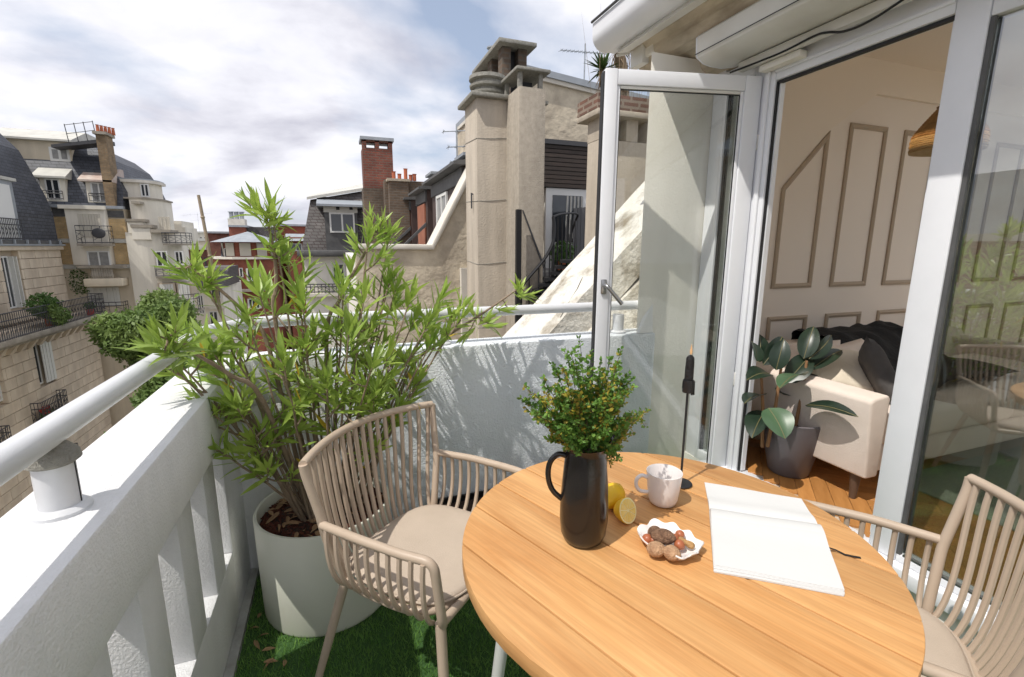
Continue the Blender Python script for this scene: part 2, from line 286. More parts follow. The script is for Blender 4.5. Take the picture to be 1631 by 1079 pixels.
# ------------------------------------------------------------------ mesh helpers
class MB:
    def __init__(s): s.v = []; s.f = []
    def add(s, vs, fs):
        o = len(s.v); s.v += [tuple(v) for v in vs]; s.f += [tuple(i + o for i in f) for f in fs]; return s
    def box(s, x0, x1, y0, y1, z0, z1):
        x0, x1 = min(x0, x1), max(x0, x1); y0, y1 = min(y0, y1), max(y0, y1); z0, z1 = min(z0, z1), max(z0, z1)
        return s.add([(x0, y0, z0), (x1, y0, z0), (x1, y1, z0), (x0, y1, z0), (x0, y0, z1), (x1, y0, z1), (x1, y1, z1), (x0, y1, z1)],
                     [(0, 3, 2, 1), (4, 5, 6, 7), (0, 1, 5, 4), (1, 2, 6, 5), (2, 3, 7, 6), (3, 0, 4, 7)])
    def obox(s, o, u, v, n, a, b, c):
        "box from corner o along unit vectors u,v,n with lengths a,b,c"
        o, u, v, n = Vector(o), Vector(u), Vector(v), Vector(n)
        P = [o + u * (a * i) + v * (b * j) + n * (c * k) for k in (0, 1) for j in (0, 1) for i in (0, 1)]
        return s.add(P, [(0, 2, 3, 1), (4, 5, 7, 6), (0, 1, 5, 4), (1, 3, 7, 5), (3, 2, 6, 7), (2, 0, 4, 6)])
    def prism(s, poly, axis, a, b):
        n = len(poly)
        def P(p, t): return {'x': (t, p[0], p[1]), 'y': (p[0], t, p[1]), 'z': (p[0], p[1], t)}[axis]
        return s.add([P(p, a) for p in poly] + [P(p, b) for p in poly],
                     [tuple(range(n)), tuple(range(2 * n - 1, n - 1, -1))] + [(i, (i + 1) % n, n + (i + 1) % n, n + i) for i in range(n)])
    def tube(s, pts, r, n=8, caps=True):
        pts = [Vector(p) for p in pts]; k = len(pts); rr = r if hasattr(r, '__len__') else [r] * k
        vs = []; up = None
        for i, p in enumerate(pts):
            d = (pts[min(i + 1, k - 1)] - pts[max(i - 1, 0)])
            d = d.normalized() if d.length > 1e-9 else Vector((0, 0, 1))
            if up is None: up = Vector((0, 0, 1)) if abs(d.z) < .9 else Vector((1, 0, 0))
            a = d.cross(up)
            if a.length < 1e-6: a = d.orthogonal()
            a.normalize(); b = d.cross(a); up = -b if False else up
            up = (a.cross(d)).normalized()
            for j in range(n):
                t = 2 * pi * j / n; vs.append(p + a * (cos(t) * rr[i]) + b * (sin(t) * rr[i]))
        fs = [(i * n + j, i * n + (j + 1) % n, (i + 1) * n + (j + 1) % n, (i + 1) * n + j) for i in range(k - 1) for j in range(n)]
        if caps: fs += [tuple(range(n - 1, -1, -1)), tuple((k - 1) * n + j for j in range(n))]
        return s.add(vs, fs)
    def lathe(s, prof, c=(0, 0, 0), n=32, sx=1, sy=1):
        vs = []
        for r, z in prof:
            for j in range(n): t = 2 * pi * j / n; vs.append((c[0] + r * cos(t) * sx, c[1] + r * sin(t) * sy, c[2] + z))
        k = len(prof)
        fs = [(i * n + j, i * n + (j + 1) % n, (i + 1) * n + (j + 1) % n, (i + 1) * n + j) for i in range(k - 1) for j in range(n)]
        if prof[0][0] > 1e-6: fs.append(tuple(range(n - 1, -1, -1)))
        if prof[-1][0] > 1e-6: fs.append(tuple((k - 1) * n + j for j in range(n)))
        return s.add(vs, fs)
    def ball(s, c, r, mtx=None, nu=16, nv=10, fn=None):
        c = Vector(c); vs = []
        for i in range(nv + 1):
            ph = pi * i / nv
            for j in range(nu):
                t = 2 * pi * j / nu; d = Vector((sin(ph) * cos(t), sin(ph) * sin(t), cos(ph)))
                k = fn(d) if fn else 1
                p = Vector((d.x * r[0], d.y * r[1], d.z * r[2])) * k
                if mtx: p = mtx @ p
                vs.append(c + p)
        fs = [(i * nu + j, (i + 1) * nu + j, (i + 1) * nu + (j + 1) % nu, i * nu + (j + 1) % nu) for i in range(nv) for j in range(nu)]
        return s.add(vs, fs)
    def mesh(s, name, m, origin=(0, 0, 0), smooth=False, bevel=0, bseg=2, auto=None):
        o = Vector(origin); me = bpy.data.meshes.new(name)
        me.from_pydata([tuple(Vector(v) - o) for v in s.v], [], s.f)
        bm = bmesh.new(); bm.from_mesh(me); bmesh.ops.remove_doubles(bm, verts=bm.verts, dist=1e-6); bmesh.ops.recalc_face_normals(bm, faces=bm.faces)
        if bevel: 
            ed = [e for e in bm.edges if len(e.link_faces) == 2 and e.calc_face_angle(0) > .5]
            bmesh.ops.bevel(bm, geom=ed, offset=bevel, segments=bseg, affect='EDGES', profile=.5, clamp_overlap=True)
        bm.to_mesh(me); bm.free()
        if smooth or bevel:
            me.polygons.foreach_set('use_smooth', [True] * len(me.polygons))
            me.set_sharp_from_angle(angle=auto if auto else radians(38))
        me.materials.append(m if not isinstance(m, str) else M[m]); return me
def wloc(o):
    l = Vector((0, 0, 0))
    while o: l = l + o.location; o = o.parent
    return l
def link(name, data, parent=None, loc=(0, 0, 0), mtx=None):
    o = bpy.data.objects.new(name, data); C.objects.link(o)
    if parent: o.parent = parent
    if mtx is not None: o.matrix_basis = mtx
    else: o.location = loc
    return o
def build(mb, name, m, parent=None, at=None, **kw):
    "world-coordinate mesh as one object; a child keeps its parent's origin"
    org = wloc(parent) if parent else Vector(at or (0, 0, 0))
    me = mb.mesh(name, m, org, **kw); return link(name, me, parent, (0, 0, 0) if parent else org)
def tag(o, label, cat, group=None):
    o['label'] = label; o['category'] = cat
    if group: o['group'] = group
    return o
def thing(name, label, cat, loc=(0, 0, 0), group=None):
    o = bpy.data.objects.new(name, None); C.objects.link(o); o.location = loc; o.empty_display_size = .1; return tag(o, label, cat, group)
def struct(o): o['kind'] = 'structure'; return o
def stuff(o): o['kind'] = 'stuff'; return o
def kids(o): return [c for c in bpy.data.objects if c.parent == o]
def bez(a, b, c, n=8):
    a, b, c = Vector(a), Vector(b), Vector(c); return [a * (1 - t) ** 2 + b * (2 * t * (1 - t)) + c * t * t for t in [i / n for i in range(n + 1)]]
def rounded(pts, r=.03, n=5):
    pts = [Vector(p) for p in pts]; o = [pts[0]]
    for i in range(1, len(pts) - 1):
        p = pts[i]; a = (pts[i - 1] - p); b = (pts[i + 1] - p); ra = min(r, a.length * .49); rb = min(r, b.length * .49)
        o += bez(p + a.normalized() * ra, p, p + b.normalized() * rb, n)
    return o + [pts[-1]]
def quads_mesh(name, V, m, fsize=4):
    "V: (k,fsize,3) numpy array of loose faces"
    k = V.shape[0]; me = bpy.data.meshes.new(name); me.vertices.add(k * fsize); me.vertices.foreach_set('co', V.astype(np.float32).ravel())
    me.loops.add(k * fsize); me.loops.foreach_set('vertex_index', np.arange(k * fsize, dtype=np.int32))
    me.polygons.add(k); me.polygons.foreach_set('loop_start', np.arange(0, k * fsize, fsize, dtype=np.int32)); me.polygons.foreach_set('loop_total', np.full(k, fsize, dtype=np.int32))
    me.update(calc_edges=True); me.materials.append(M[m]); return me

# ================================================================== GROUND, STREET, FAR CITY
GZ = -18.0
struct(build(MB().box(-2500, 2500, -600, 3000, GZ - .5, GZ), 'ground', 'ground'))
struct(build(MB().box(-9.2, -3.2, -60, 200, GZ + .004, GZ + .02), 'street', 'asphalt'))
struct(build(MB().box(-12.9, -9.2, -60, 32, GZ, GZ + .14), 'pavement', 'curb'))
struct(build(MB().box(-3.2, -.7, -60, 200, GZ, GZ + .14), 'pavement', 'curb'))
hb = MB(); hv = []
for i in range(61):
    a = radians(-50 + i * 1.6); R_ = 2300; hz = 34 + 26 * noise.noise(Vector((i * .13, 0, 0))) + 8 * noise.noise(Vector((i * .6, 3, 0)))
    hv += [(R_ * sin(a), R_ * cos(a), -60), (R_ * sin(a) * 1.0, R_ * cos(a) * 1.0, hz), (R_ * sin(a) * 1.25, R_ * cos(a) * 1.25, -60)]
hb.add(hv, [(i * 3 + k, i * 3 + 3 + k, i * 3 + 4 + k, i * 3 + 1 + k) for i in range(60) for k in (0, 1)])
struct(build(hb, 'hills', 'hill', smooth=True))

def far_window(parent, plane, c, x0, x1, z0, z1, bars=1, fm='frame', gm='darkglass', depth=.12, name='window', side=-1, fw=.07, trans=0):
    """window in plane y=c ('y') or x=c ('x'); side = sign of the outward normal. Frame stands 3 cm proud, pane is set back in it"""
    def bx(mb, a0, a1, b0, b1, t0, t1):
        t0, t1 = c + side * t0, c + side * t1
        return mb.box(a0, a1, t0, t1, b0, b1) if plane == 'y' else mb.box(t0, t1, a0, a1, b0, b1)
    mb = MB()
    bx(mb, x0, x0 + fw, z0, z1, -.02, .04); bx(mb, x1 - fw, x1, z0, z1, -.02, .04)
    bx(mb, x0 + fw, x1 - fw, z0, z0 + fw, -.02, .038); bx(mb, x0 + fw, x1 - fw, z1 - fw, z1, -.02, .038)
    for i in range(bars):
        xm = x0 + (x1 - x0) * (i + 1) / (bars + 1); bx(mb, xm - fw * .5, xm + fw * .5, z0 + fw, z1 - fw, -.02, .036)
    if trans: zt = z0 + (z1 - z0) * trans; bx(mb, x0 + fw, x1 - fw, zt - .03, zt + .03, -.02, .034)
    f = build(mb, name, fm, parent)
    for i in range(bars + 1):
        a = x0 + (x1 - x0) * i / (bars + 1) + (fw if i == 0 else fw * .5); b = x0 + (x1 - x0) * (i + 1) / (bars + 1) - (fw if i == bars else fw * .5)
        build(bx(MB(), a, b, z0 + fw, z1 - fw, .004, .014), 'pane', gm, f)
    return f
def blind(parent, plane, c, x0, x1, z0, z1, m='shutter', side=-1, n=6):
    "folded metal shutter / roller blind with ribs"
    mb = MB()
    for i in range(n):
        a = x0 + (x1 - x0) * i / n; b = x0 + (x1 - x0) * (i + 1) / n - .015; t = .03 + .02 * (i % 2)
        if plane == 'y': mb.box(a, b, c, c + side * t, z0, z1)
        else: mb.box(c, c + side * t, a, b, z0, z1)
    return build(mb, 'shutter', m, parent)
def railing(parent, pts, z0, z1, step=.11, m='iron', name='iron_railing', orn=True):
    "wrought iron railing along a plan polyline: rails, uprights and a scroll in every second gap"
    mb = MB()
    for a, b in zip(pts[:-1], pts[1:]):
        a, b = Vector((*a, 0)), Vector((*b, 0)); n = max(1, int((b - a).length / step)); d = (b - a) / n
        for z in (z0 + .05, z1, z0 + (z1 - z0) * .72): mb.tube([a + Vector((0, 0, z)), b + Vector((0, 0, z))], .022, 4)
        for i in range(n + 1):
            p = a + d * i; mb.tube([p + Vector((0, 0, z0)), p + Vector((0, 0, z1))], .014, 4, caps=False)
            if orn and i % 2 == 0 and i < n:
                q = p + d; zc = z0 + (z1 - z0) * .4; hh = (z1 - z0) * .22
                mb.tube([p + Vector((0, 0, zc - hh)), q + Vector((0, 0, zc)), p + Vector((0, 0, zc + hh))], .014, 4, caps=False)
    return build(mb, name, m, parent)

def leaf_cloud(name, m, centers, n, size, parent=None, at=None, up=.3):
    "centers: (x,y,z,rx,ry,rz) lobes; loose leaf quads spread through the outer part of each lobe"
    cs = np.array(centers, float); wts = (cs[:, 3] * cs[:, 4] * cs[:, 5]) ** .67; idx = rng.choice(len(cs), n, p=wts / wts.sum()); c = cs[idx]
    d = rng.normal(size=(n, 3)); d /= np.linalg.norm(d, axis=1)[:, None]; rr = rng.uniform(.45, 1.0, n) ** .5 * (1 + .12 * rng.normal(size=n))
    P = c[:, :3] + d * c[:, 3:] * rr[:, None]
    a = rng.normal(size=(n, 3)) + d * .2; a /= np.linalg.norm(a, axis=1)[:, None]
    nn = d + np.array([0, 0, up]) + rng.normal(size=(n, 3)) * .5; b = np.cross(nn, a); b /= np.linalg.norm(b, axis=1)[:, None]
    s = size * rng.uniform(.6, 1.3, n)[:, None]
    V = np.stack([P - a * s, P - b * s * .45, P + a * s, P + b * s * .45], 1)
    o = wloc(parent) if parent else Vector(at or (0, 0, 0)); V = V - np.array(o)
    return link(name, quads_mesh(name, V, m), parent, (0, 0, 0) if parent else o)

# ---------------------------------------------------------------- stone apartment building across the street (plane X=-13)
BX = -13.0
XU = -14.0; sl_z = -2.3
A1 = thing('apartment_building', 'beige stone apartment building with slate mansard and long iron balcony, nearest on the left', 'building', (BX, 33, GZ))
def xr(px, py): p = AX(px, py, BX); return p.y, p.z
w_tall = RX(9, 408, 38, 492, XU); w_low = RX(58, 545, 84, 612, BX); w_low2 = RX(-14, 570, 7, 645, BX)
wins = [w_tall, w_low, w_low2]
build(MB().box(BX - 7, BX - .25, 14, 33, GZ, sl_z), 'wall', 'joint', A1); build(MB().box(BX - 7, XU - .25, 14, 33, sl_z, 1.30), 'upper_wall', 'joint', A1)
build(MB().box(BX - .25, BX - .04, 14, 21.4, GZ, sl_z), 'facade_near', 'ashlar', A1); build(MB().box(XU - .25, XU - .04, 14, 21.4, sl_z, 1.2), 'facade_near', 'ashlar', A1)
stone = {}
def stone_mesh(L_, H_):
    k = (round(L_, 2), round(H_, 2))
    if k not in stone: stone[k] = MB().box(0, .27, .010, k[0] - .010, .010, k[1] - .010).mesh('stone_block', 'ashlar', bevel=.012, bseg=1)
    return stone[k]
zz = 1.2; r_ = 0; cnt = 0
while zz > -10.2:
    h = .48; y = 21.4 + (r_ % 2) * .55; zb = zz - h
    cuts = [21.4, 33.0] + [v for q in wins if q[2] < zz - .05 and q[3] > zb + .05 for v in q[:2]]
    j = y
    XW = XU if zb > sl_z - .2 else BX; q_ok = lambda q: (q is w_tall) == (XW == XU)
    marks = sorted(set([21.4, 33.0] + list(np.arange(y, 33.0, 1.15)) + [v for v in cuts if 21.4 <= v <= 33]))
    for a, b in zip(marks[:-1], marks[1:]):
        mid = (a + b) / 2
        if b - a < .06 or any(q_ok(q) and q[0] < mid < q[1] and q[2] < zz - .05 and q[3] > zb + .05 for q in wins): continue
        link('stone_block', stone_mesh(b - a, h), A1, Vector((XW - .27, a, zb)) - wloc(A1)); cnt += 1
    zz -= h; r_ += 1
build(MB().box(BX - .25, BX - .03, 21.4, 33, GZ, -10.3), 'lower_facade', 'ashlar', A1)
for q in wins:
    XQ = XU if q is w_tall else BX
    build(MB().box(XQ - .23, XQ - .20, q[0], q[1], q[2], q[3]), 'recess', 'joint', A1)
far_window(A1, 'x', XU - .19, w_tall[0] + .15, w_tall[1] - .55, w_tall[2], w_tall[3], bars=1, side=1)
for k in range(2): 
    b0 = w_tall[1] - .55 + k * .28; build(MB().box(XU - .19, XU + .03, b0, b0 + .05, w_tall[2], w_tall[3] - .02), 'folded_shutter', 'shutter', A1)
far_window(A1, 'x', BX - .19, w_low[0], w_low[0] + (w_low[1] - w_low[0]) * .45, w_low[2], w_low[3], bars=0, side=1)
blind(A1, 'x', BX - .02, w_low[0] + (w_low[1] - w_low[0]) * .42, w_low[1] + .15, w_low[2], w_low[3] + .03, 'shutter', 1, 7)
far_window(A1, 'x', BX - .19, *w_low2, bars=1, side=1, gm='shutter_g')
# balconies
bal_y0, bal_y1 = 18.0, 32.6
build(MB().box(BX - .9, BX + .80, bal_y0, bal_y1, sl_z - .22, sl_z + .004), 'balcony_slab', 'cornice', A1, bevel=.03)
build(MB().box(BX, BX + .45, bal_y0, bal_y1, sl_z - .42, sl_z - .22), 'balcony_moulding', 'cornice', A1, bevel=.04)
for k in range(16):
    y = 21.5 + k * .72; build(MB().prism([(BX, sl_z - .42), (BX + .38, sl_z - .42), (BX + .1, sl_z - .8), (BX, sl_z - .8)], 'y', y, y + .22), 'bracket', 'ashlar', A1)
railing(A1, [(BX + .74, bal_y0), (BX + .74, bal_y1 - .1), (BX + .05, bal_y1 - .1)], sl_z, sl_z + 1.05, .14)
lb = RX(62, 600, 106, 668, BX + .35)
build(MB().box(BX, BX + .42, lb[0] - .05, lb[1] + .05, lb[2] - .1, lb[2]), 'balconet_slab', 'cornice', A1)
railing(A1, [(BX, lb[0]), (BX + .38, lb[0]), (BX + .38, lb[1]), (BX, lb[1])], lb[2], lb[2] + 1.0, .12, name='balconet_railing')
lb2 = RX(-20, 655, 16, 730, BX + .35)
build(MB().box(BX, BX + .42, lb2[0] - .05, lb2[1] + .05, lb2[2] - .1, lb2[2]), 'balconet_slab', 'cornice', A1)
railing(A1, [(BX, lb2[0]), (BX + .38, lb2[0]), (BX + .38, lb2[1]), (BX, lb2[1])], lb2[2], lb2[2] + 1.0, .12, name='balconet_railing')
lb3 = RX(108, 708, 126, 745, BX + .35)
railing(A1, [(BX, lb3[0]), (BX + .38, lb3[0]), (BX + .38, lb3[1]), (BX, lb3[1])], lb3[2], lb3[2] + 1.0, .12, name='balconet_railing')
# cornice, gutter, roof
build(MB().box(XU - .3, XU + .14, 14, 33.1, 1.12, 1.34), 'cornice', 'ashlar', A1, bevel=.04)
gb = MB(); gb.box(XU - .1, XU + .22, 14, 33.15, 1.34, 1.42)
for k in range(20): gb.box(XU + .17, XU + .235, 14 + k * .98, 14.08 + k * .98, 1.42, 1.62)
build(gb, 'gutter', 'zinc', A1)
build(MB().box(XU + .06, XU + .16, 14, 33.0, 1.43, 1.60), 'gutter_trough', 'lead', A1)
prof = [(XU - .02, 1.5), (XU - .04, 3.0), (XU - .22, 3.9), (XU - .50, 4.75), (XU - .98, 6.15), (XU - 1.65, 7.0), (XU - 2.8, 7.9), (XU - 4.4, 8.4), (XU - 6, 8.5), (XU - 6, 1.5)]
build(MB().prism(prof, 'y', 14, 33), 'slate_roof', 'slate', A1)
d0 = RX(-30, 285, 26, 372, XU + .05)
dm = build(MB().box(XU - 2.2, XU + .04, d0[0], d0[1], 1.55, d0[3]), 'dormer', 'zinc', A1)
build(MB().prism([(XU + .15, d0[3]), (XU + .15, d0[3] + .14), (XU - 2.6, d0[3] + .55), (XU - 2.6, d0[3])], 'y', d0[0] - .15, d0[1] + .15), 'dormer_roof', 'zinc_lt', dm)
build(MB().box(XU + .05, XU + .075, d0[0] + .12, d0[1] - .3, 1.7, d0[3] - .2), 'dormer_window', 'frame', dm)
railing(A1, [(XU + .2, d0[0]), (XU + .2, d0[1] - .2)], 1.62, 2.55, .12, name='dormer_railing')
build(MB().box(XU - 5, XU - 2.5, 31, 32.2, 8.4, 9.9), 'chimney', 'b2wall', A1)
# plants standing on the long balcony
pc = AX(75, 497, BX + .35)
P1 = thing('potted_shrub', 'dark green leafy shrub in a pot on the long iron balcony', 'plant', (pc.x, pc.y, sl_z))
leaf_cloud('foliage', 'leaf_far', [(BX + .4, pc.y - .4, sl_z + 1.0, .4, .9, .55), (BX + .4, pc.y + .3, sl_z + .75, .35, .5, .5)], 1500, .085, P1)
build(MB().lathe([(.15, 0), (.2, .35), (.16, .35)], (BX + .4, pc.y, sl_z), 14), 'pot', 'terra', P1)
pc = AX(88, 502, BX + .6)
P1 = thing('trailing_plant', 'bright green trailing plant spilling through the iron balcony rails', 'plant', (BX + .6, pc.y, sl_z))
leaf_cloud('foliage', 'tree_leaf', [(BX + .75, pc.y, sl_z + .45, .3, .75, .42), (BX + .7, pc.y - .5, sl_z + .8, .25, .4, .4)], 1300, .075, P1)
build(MB().lathe([(.12, 0), (.16, .25), (.13, .25)], (BX + .5, pc.y, sl_z), 14), 'pot', 'plastic_blk', P1)
P1 = thing('flower_pot', 'small red flower pot at the far end of the long iron balcony', 'plant pot', (BX + .5, 31.4, sl_z))
build(MB().lathe([(.13, 0), (.19, .32), (.15, .32)], (BX + .5, 31.4, sl_z), 14), 'pot', 'flower', P1)
leaf_cloud('foliage', 'leaf_far', [(BX + .5, 31.4, sl_z + .5, .25, .25, .2)], 150, .07, P1)
P1 = thing('window_flowers', 'red geraniums behind the small iron window balcony', 'flowers', (BX + .22, (lb[0] + lb[1]) / 2, lb[2]))
leaf_cloud('blossom', 'flower', [(BX + .24, lb[0] + .55, lb[2] + .5, .14, .4, .2)], 160, .06, P1)
leaf_cloud('foliage', 'leaf_far', [(BX + .24, lb[0] + .6, lb[2] + .35, .14, .5, .22)], 200, .06, P1)
build(MB().box(BX + .1, BX + .34, lb[0] + .1, lb[1] - .1, lb[2], lb[2] + .22), 'flower_box', 'plastic_blk', P1)

OB = thing('apartment_building', 'lower brick and render building across the street, seen only mirrored in the glass', 'building', (BX, 0, GZ))
build(MB().box(BX - 8, BX, -26, 13.9, GZ, -.3), 'wall', 'b2wall', OB); build(MB().box(BX - 8, BX + .02, -26, 13.9, -.29, 1.6), 'brick_storey', 'redold', OB); build(MB().box(BX - 8.1, BX + .3, -26.1, 14, 1.6, 1.8), 'cornice', 'zinc_lt', OB)
build(MB().prism([(BX - .2, 1.8), (BX - 1.4, 3.6), (BX - 7, 3.9), (BX - 8, 1.8)], 'y', -26, 13.9), 'roof', 'zinc', OB)
for k in range(9):
    y = -24 + k * 4.2; far_window(OB, 'x', BX + .02, y, y + 1.6, -.1, 1.3, bars=1, side=1); far_window(OB, 'x', BX, y, y + 1.6, -3.6, -1.6, bars=1, side=1)
    build(MB().box(BX - 4, BX - 3, y + 1.5, y + 3.0, 3.5, 5.2), 'chimney', 'conc_tan', OB)

# ---------------------------------------------------------------- cream and ochre apartment building (plane Y=34)
BY = 34.0
A2 = thing('apartment_building', 'cream apartment building with ochre brick panels, slate mansard and a rounded white corner tower', 'building', (-12, BY, GZ))
def w2(*r): return RY(*r, BY)
xR = AY(206, 400, BY).x
build(MB().box(-22, xR, BY, BY + 8, GZ, 3.42), 'wall', 'b2wall', A2)
for r in ((88, 346, 118, 380), (84, 388, 128, 421), (173, 349, 206, 380), (183, 388, 217, 421)):
    x0, x1, z0, z1 = w2(*r); build(MB().box(x0, min(x1, xR), BY - .05, BY, z0, z1), 'brick_panel', 'ochre', A2)
for r in ((84, 381, 206, 387), (94, 422, 217, 428)):
    x0, x1, z0, z1 = w2(*r); build(MB().box(x0, min(x1, xR), BY - .12, BY - .002, z0, z1), 'ledge', 'zinc_lt', A2)
for r in ((84, 332, 112, 345), (172, 336, 206, 347)):
    x0, x1, z0, z1 = w2(*r); build(MB().box(x0, min(x1, xR), BY - .07, BY - .002, z0, z1), 'slate_apron', 'lead', A2)
# projecting bay with the two windows
x0, x1, z0, z1 = w2(112, 331, 174, 422); bay = build(MB().box(x0 + .1, x1 + .1, BY - .45, BY - .002, z0, z1), 'bay', 'b2tower', A2, bevel=.03)
bx0, bx1 = x0, x1
build(MB().box(bx0 - .1, bx1 + .2, BY - .6, BY - .45, z1 - .12, z1 + .08), 'bay_cornice', 'b2tower', A2)
x0, x1, z0, z1 = RY(126, 341, 162, 378, BY - .45); blind(A2, 'y', BY - .45, x0, x1, z0, z1, 'shutter_g', -1, 8)
x0, x1, z0, z1 = RY(122, 366, 176, 388, BY - .9); build(MB().box(x0, x1, BY - 1.05, BY - .45, z0 - .15, z0), 'balcony_slab', 'cornice', A2)
railing(A2, [(x0 + .03, BY - .47), (x0 + .03, BY - 1), (x1 - .03, BY - 1), (x1 - .03, BY - .47)], z0, z0 + .95, .3)
build(MB().ball(((x0 + x1) / 2 + .3, BY - 1.06, z0 + .55), (.32, .05, .28)), 'dish', 'iron', A2)
x0, x1, z0, z1 = RY(140, 400, 176, 426, BY - .45); far_window(A2, 'y', BY - .45, x0, x1, z0, z1, 1, gm='curtain')
x0, x1, z0, z1 = RY(132, 427, 194, 441, BY - .8); build(MB().box(x0, x1, BY - .95, BY - .002, z0 - .55, z0 - .1), 'balcony_base', 'b2wall', A2, bevel=.05)
build(MB().box(x0 - .15, x1 + .15, BY - 1.0, BY - .4, z1, z1 + .14), 'balcony_top_rail', 'cornice', A2)
bb = MB()
for k in range(9): bb.lathe([(.05, 0), (.09, .15), (.05, .4), (.07, z1 - z0 + .1)], (x0 + .45 + k * (x1 - x0 - .9) / 8, BY - .85, z0 - .1), 8)
build(bb, 'balustrade', 'cornice', A2)
x0, x1, z0, z1 = w2(142, 458, 192, 488); build(MB().box(x0, x1, BY - .02, BY - .002, z0, z1), 'recess', 'joint', A2); blind(A2, 'y', BY - .02, x0, x1, z0, z1, 'shutter', -1, 10)
x0, x1, z0, z1 = RY(140, 482, 198, 502, BY - .6); build(MB().box(x0, x1, BY - .7, BY, z0 - .12, z0), 'balcony_slab', 'cornice', A2)
railing(A2, [(x0, BY), (x0, BY - .65), (x1, BY - .65), (x1, BY)], z0, z1, .3)
far_window(A2, 'y', BY, *w2(150, 520, 190, 555), bars=1)
# climbing plant stain beside the balustrade
leaf_cloud('creeper', 'leaf_far', [(AY(128, 448, BY).x, BY - .1, AY(128, 448, BY).z, .5, .08, .9)], 300, .07, A2)
# mansard: lofted slate surface, curved hip on the right
zb = 3.42
rows = [(0, 0, 198), (1.0, .25, 196), (2.0, .65, 186), (2.9, 1.1, 172), (3.6, 1.7, 150), (4.15, 2.6, 122)]
rv = []; rf = []
for dz, dy, px in rows:
    X = AY(px, 325 - dz * 21, BY + dy).x if dz else xR
    rv += [(-24, BY + dy, zb + dz), (X, BY + dy, zb + dz), (X, BY + 8, zb + dz)]
for i in range(len(rows) - 1):
    a = i * 3; rf += [(a, a + 1, a + 4, a + 3), (a + 1, a + 2, a + 5, a + 4)]
a = (len(rows) - 1) * 3; rv.append((-24, BY + 8, zb + 4.15)); rf.append((a, a + 1, a + 2, a + 3))
build(MB().add(rv, rf), 'slate_roof', 'slate', A2)
x0, x1, z0, z1 = w2(78, 320, 206, 329); build(MB().box(x0, xR + .1, BY - .25, BY - .002, zb - .02, zb + .14), 'gutter', 'zinc', A2)
for (r, g, om) in (((69, 285, 100, 318), 'darkglass', 'zinc_lt'), ((142, 291, 174, 322), 'curtain', 'zinc_rust')):
    x0, x1, z0, z1 = RY(*r, BY + .05)
    dz_ = build(MB().box(x0 - .12, x1 + .12, BY + .08, BY + 2.0, z0 - .1, z1 + .05), 'dormer', 'b2tower', A2)
    build(MB().prism([(BY - .2, z1 + .02), (BY - .2, z1 + .12), (BY + 1.2, z1 + .9), (BY + 1.6, z1 + .9), (BY + 1.6, z1)], 'x', x0 - .35, x1 + .3), 'dormer_roof', om, dz_)
    far_window(A2, 'y', BY + .08, x0 + .1, x1 - .1, z0, z1, 1, gm=g)
    railing(A2, [(x0, BY - .05), (x1, BY - .05)], z0, z0 + .45, .16, orn=False, name='window_rail')
# attic storey
x0, x1, z0, z1 = RY(-20, 226, 112, 256, BY + .9)
at = build(MB().box(x0, x1, BY + .95, BY + 4, z0, z1 + .3), 'attic_storey', 'b2wall', A2)
build(MB().prism([(BY + .7, z1 + .1), (BY + .7, z1 + .2), (BY + 2.6, z1 + .95), (BY + 4, z1 + .95), (BY + 4, z1 + .1)], 'x', x0, x1 + .2), 'attic_roof', 'zinc_lt', at)
x0, x1, z0, z1 = RY(79, 235, 111, 257, BY + .93); far_window(A2, 'y', BY + .95, x0, x1, z0, z1, 1, gm='curtain', fw=.12)
# tall chimney with pots, platform and ladder guard
p = AY(172, 210, BY - .1); q0 = AY(147, 212, BY - .1).x; q1 = AY(171, 207, BY - .1).x
xa, xb = AY(160, 268, BY - .2).x, AY(175, 268, BY - .2).x + .1
ch = build(MB().box(xa, xb - .1, BY - .2, BY + .75, 3.5, 7.35), 'chimney', 'ochre_ch', A2)
build(MB().box(xa - .1, xb, BY - .3, BY + .85, 7.35, 7.5), 'chimney_cap', 'cornice', ch)
for k in range(5): build(MB().lathe([(.09, 0), (.07, .35), (.09, .38), (.05, .38)], (xa + .08 + k * .12, BY - .02 + k * .16, 7.5), 10), 'chimney_pot', 'terra', ch)
build(MB().add([(xa - 2.1, BY, 6.55), (xa + .4, BY, 7.0), (xa + .4, BY + 1.1, 7.0), (xa - 2.1, BY + 1.1, 6.55), (xa - 2.1, BY, 6.7), (xa + .4, BY, 7.2), (xa + .4, BY + 1.1, 7.2), (xa - 2.1, BY + 1.1, 6.7)],
      [(0, 3, 2, 1), (4, 5, 6, 7), (0, 1, 5, 4), (1, 2, 6, 5), (2, 3, 7, 6), (3, 0, 4, 7)]), 'roof_walkway', 'iron', A2)
lg = MB()
for k in range(4):
    X = xa - 1.3 + k * .42; z = 6.85 + k * .09; lg.tube([(X, BY, z), (X - .08, BY, z + .95)], .022, 5)
for h in (.45, .9): lg.tube([(xa - 1.36, BY, 6.85 + h), (xa - .1, BY, 7.13 + h)], .016, 4)
build(lg, 'walkway_guard', 'iron', A2)
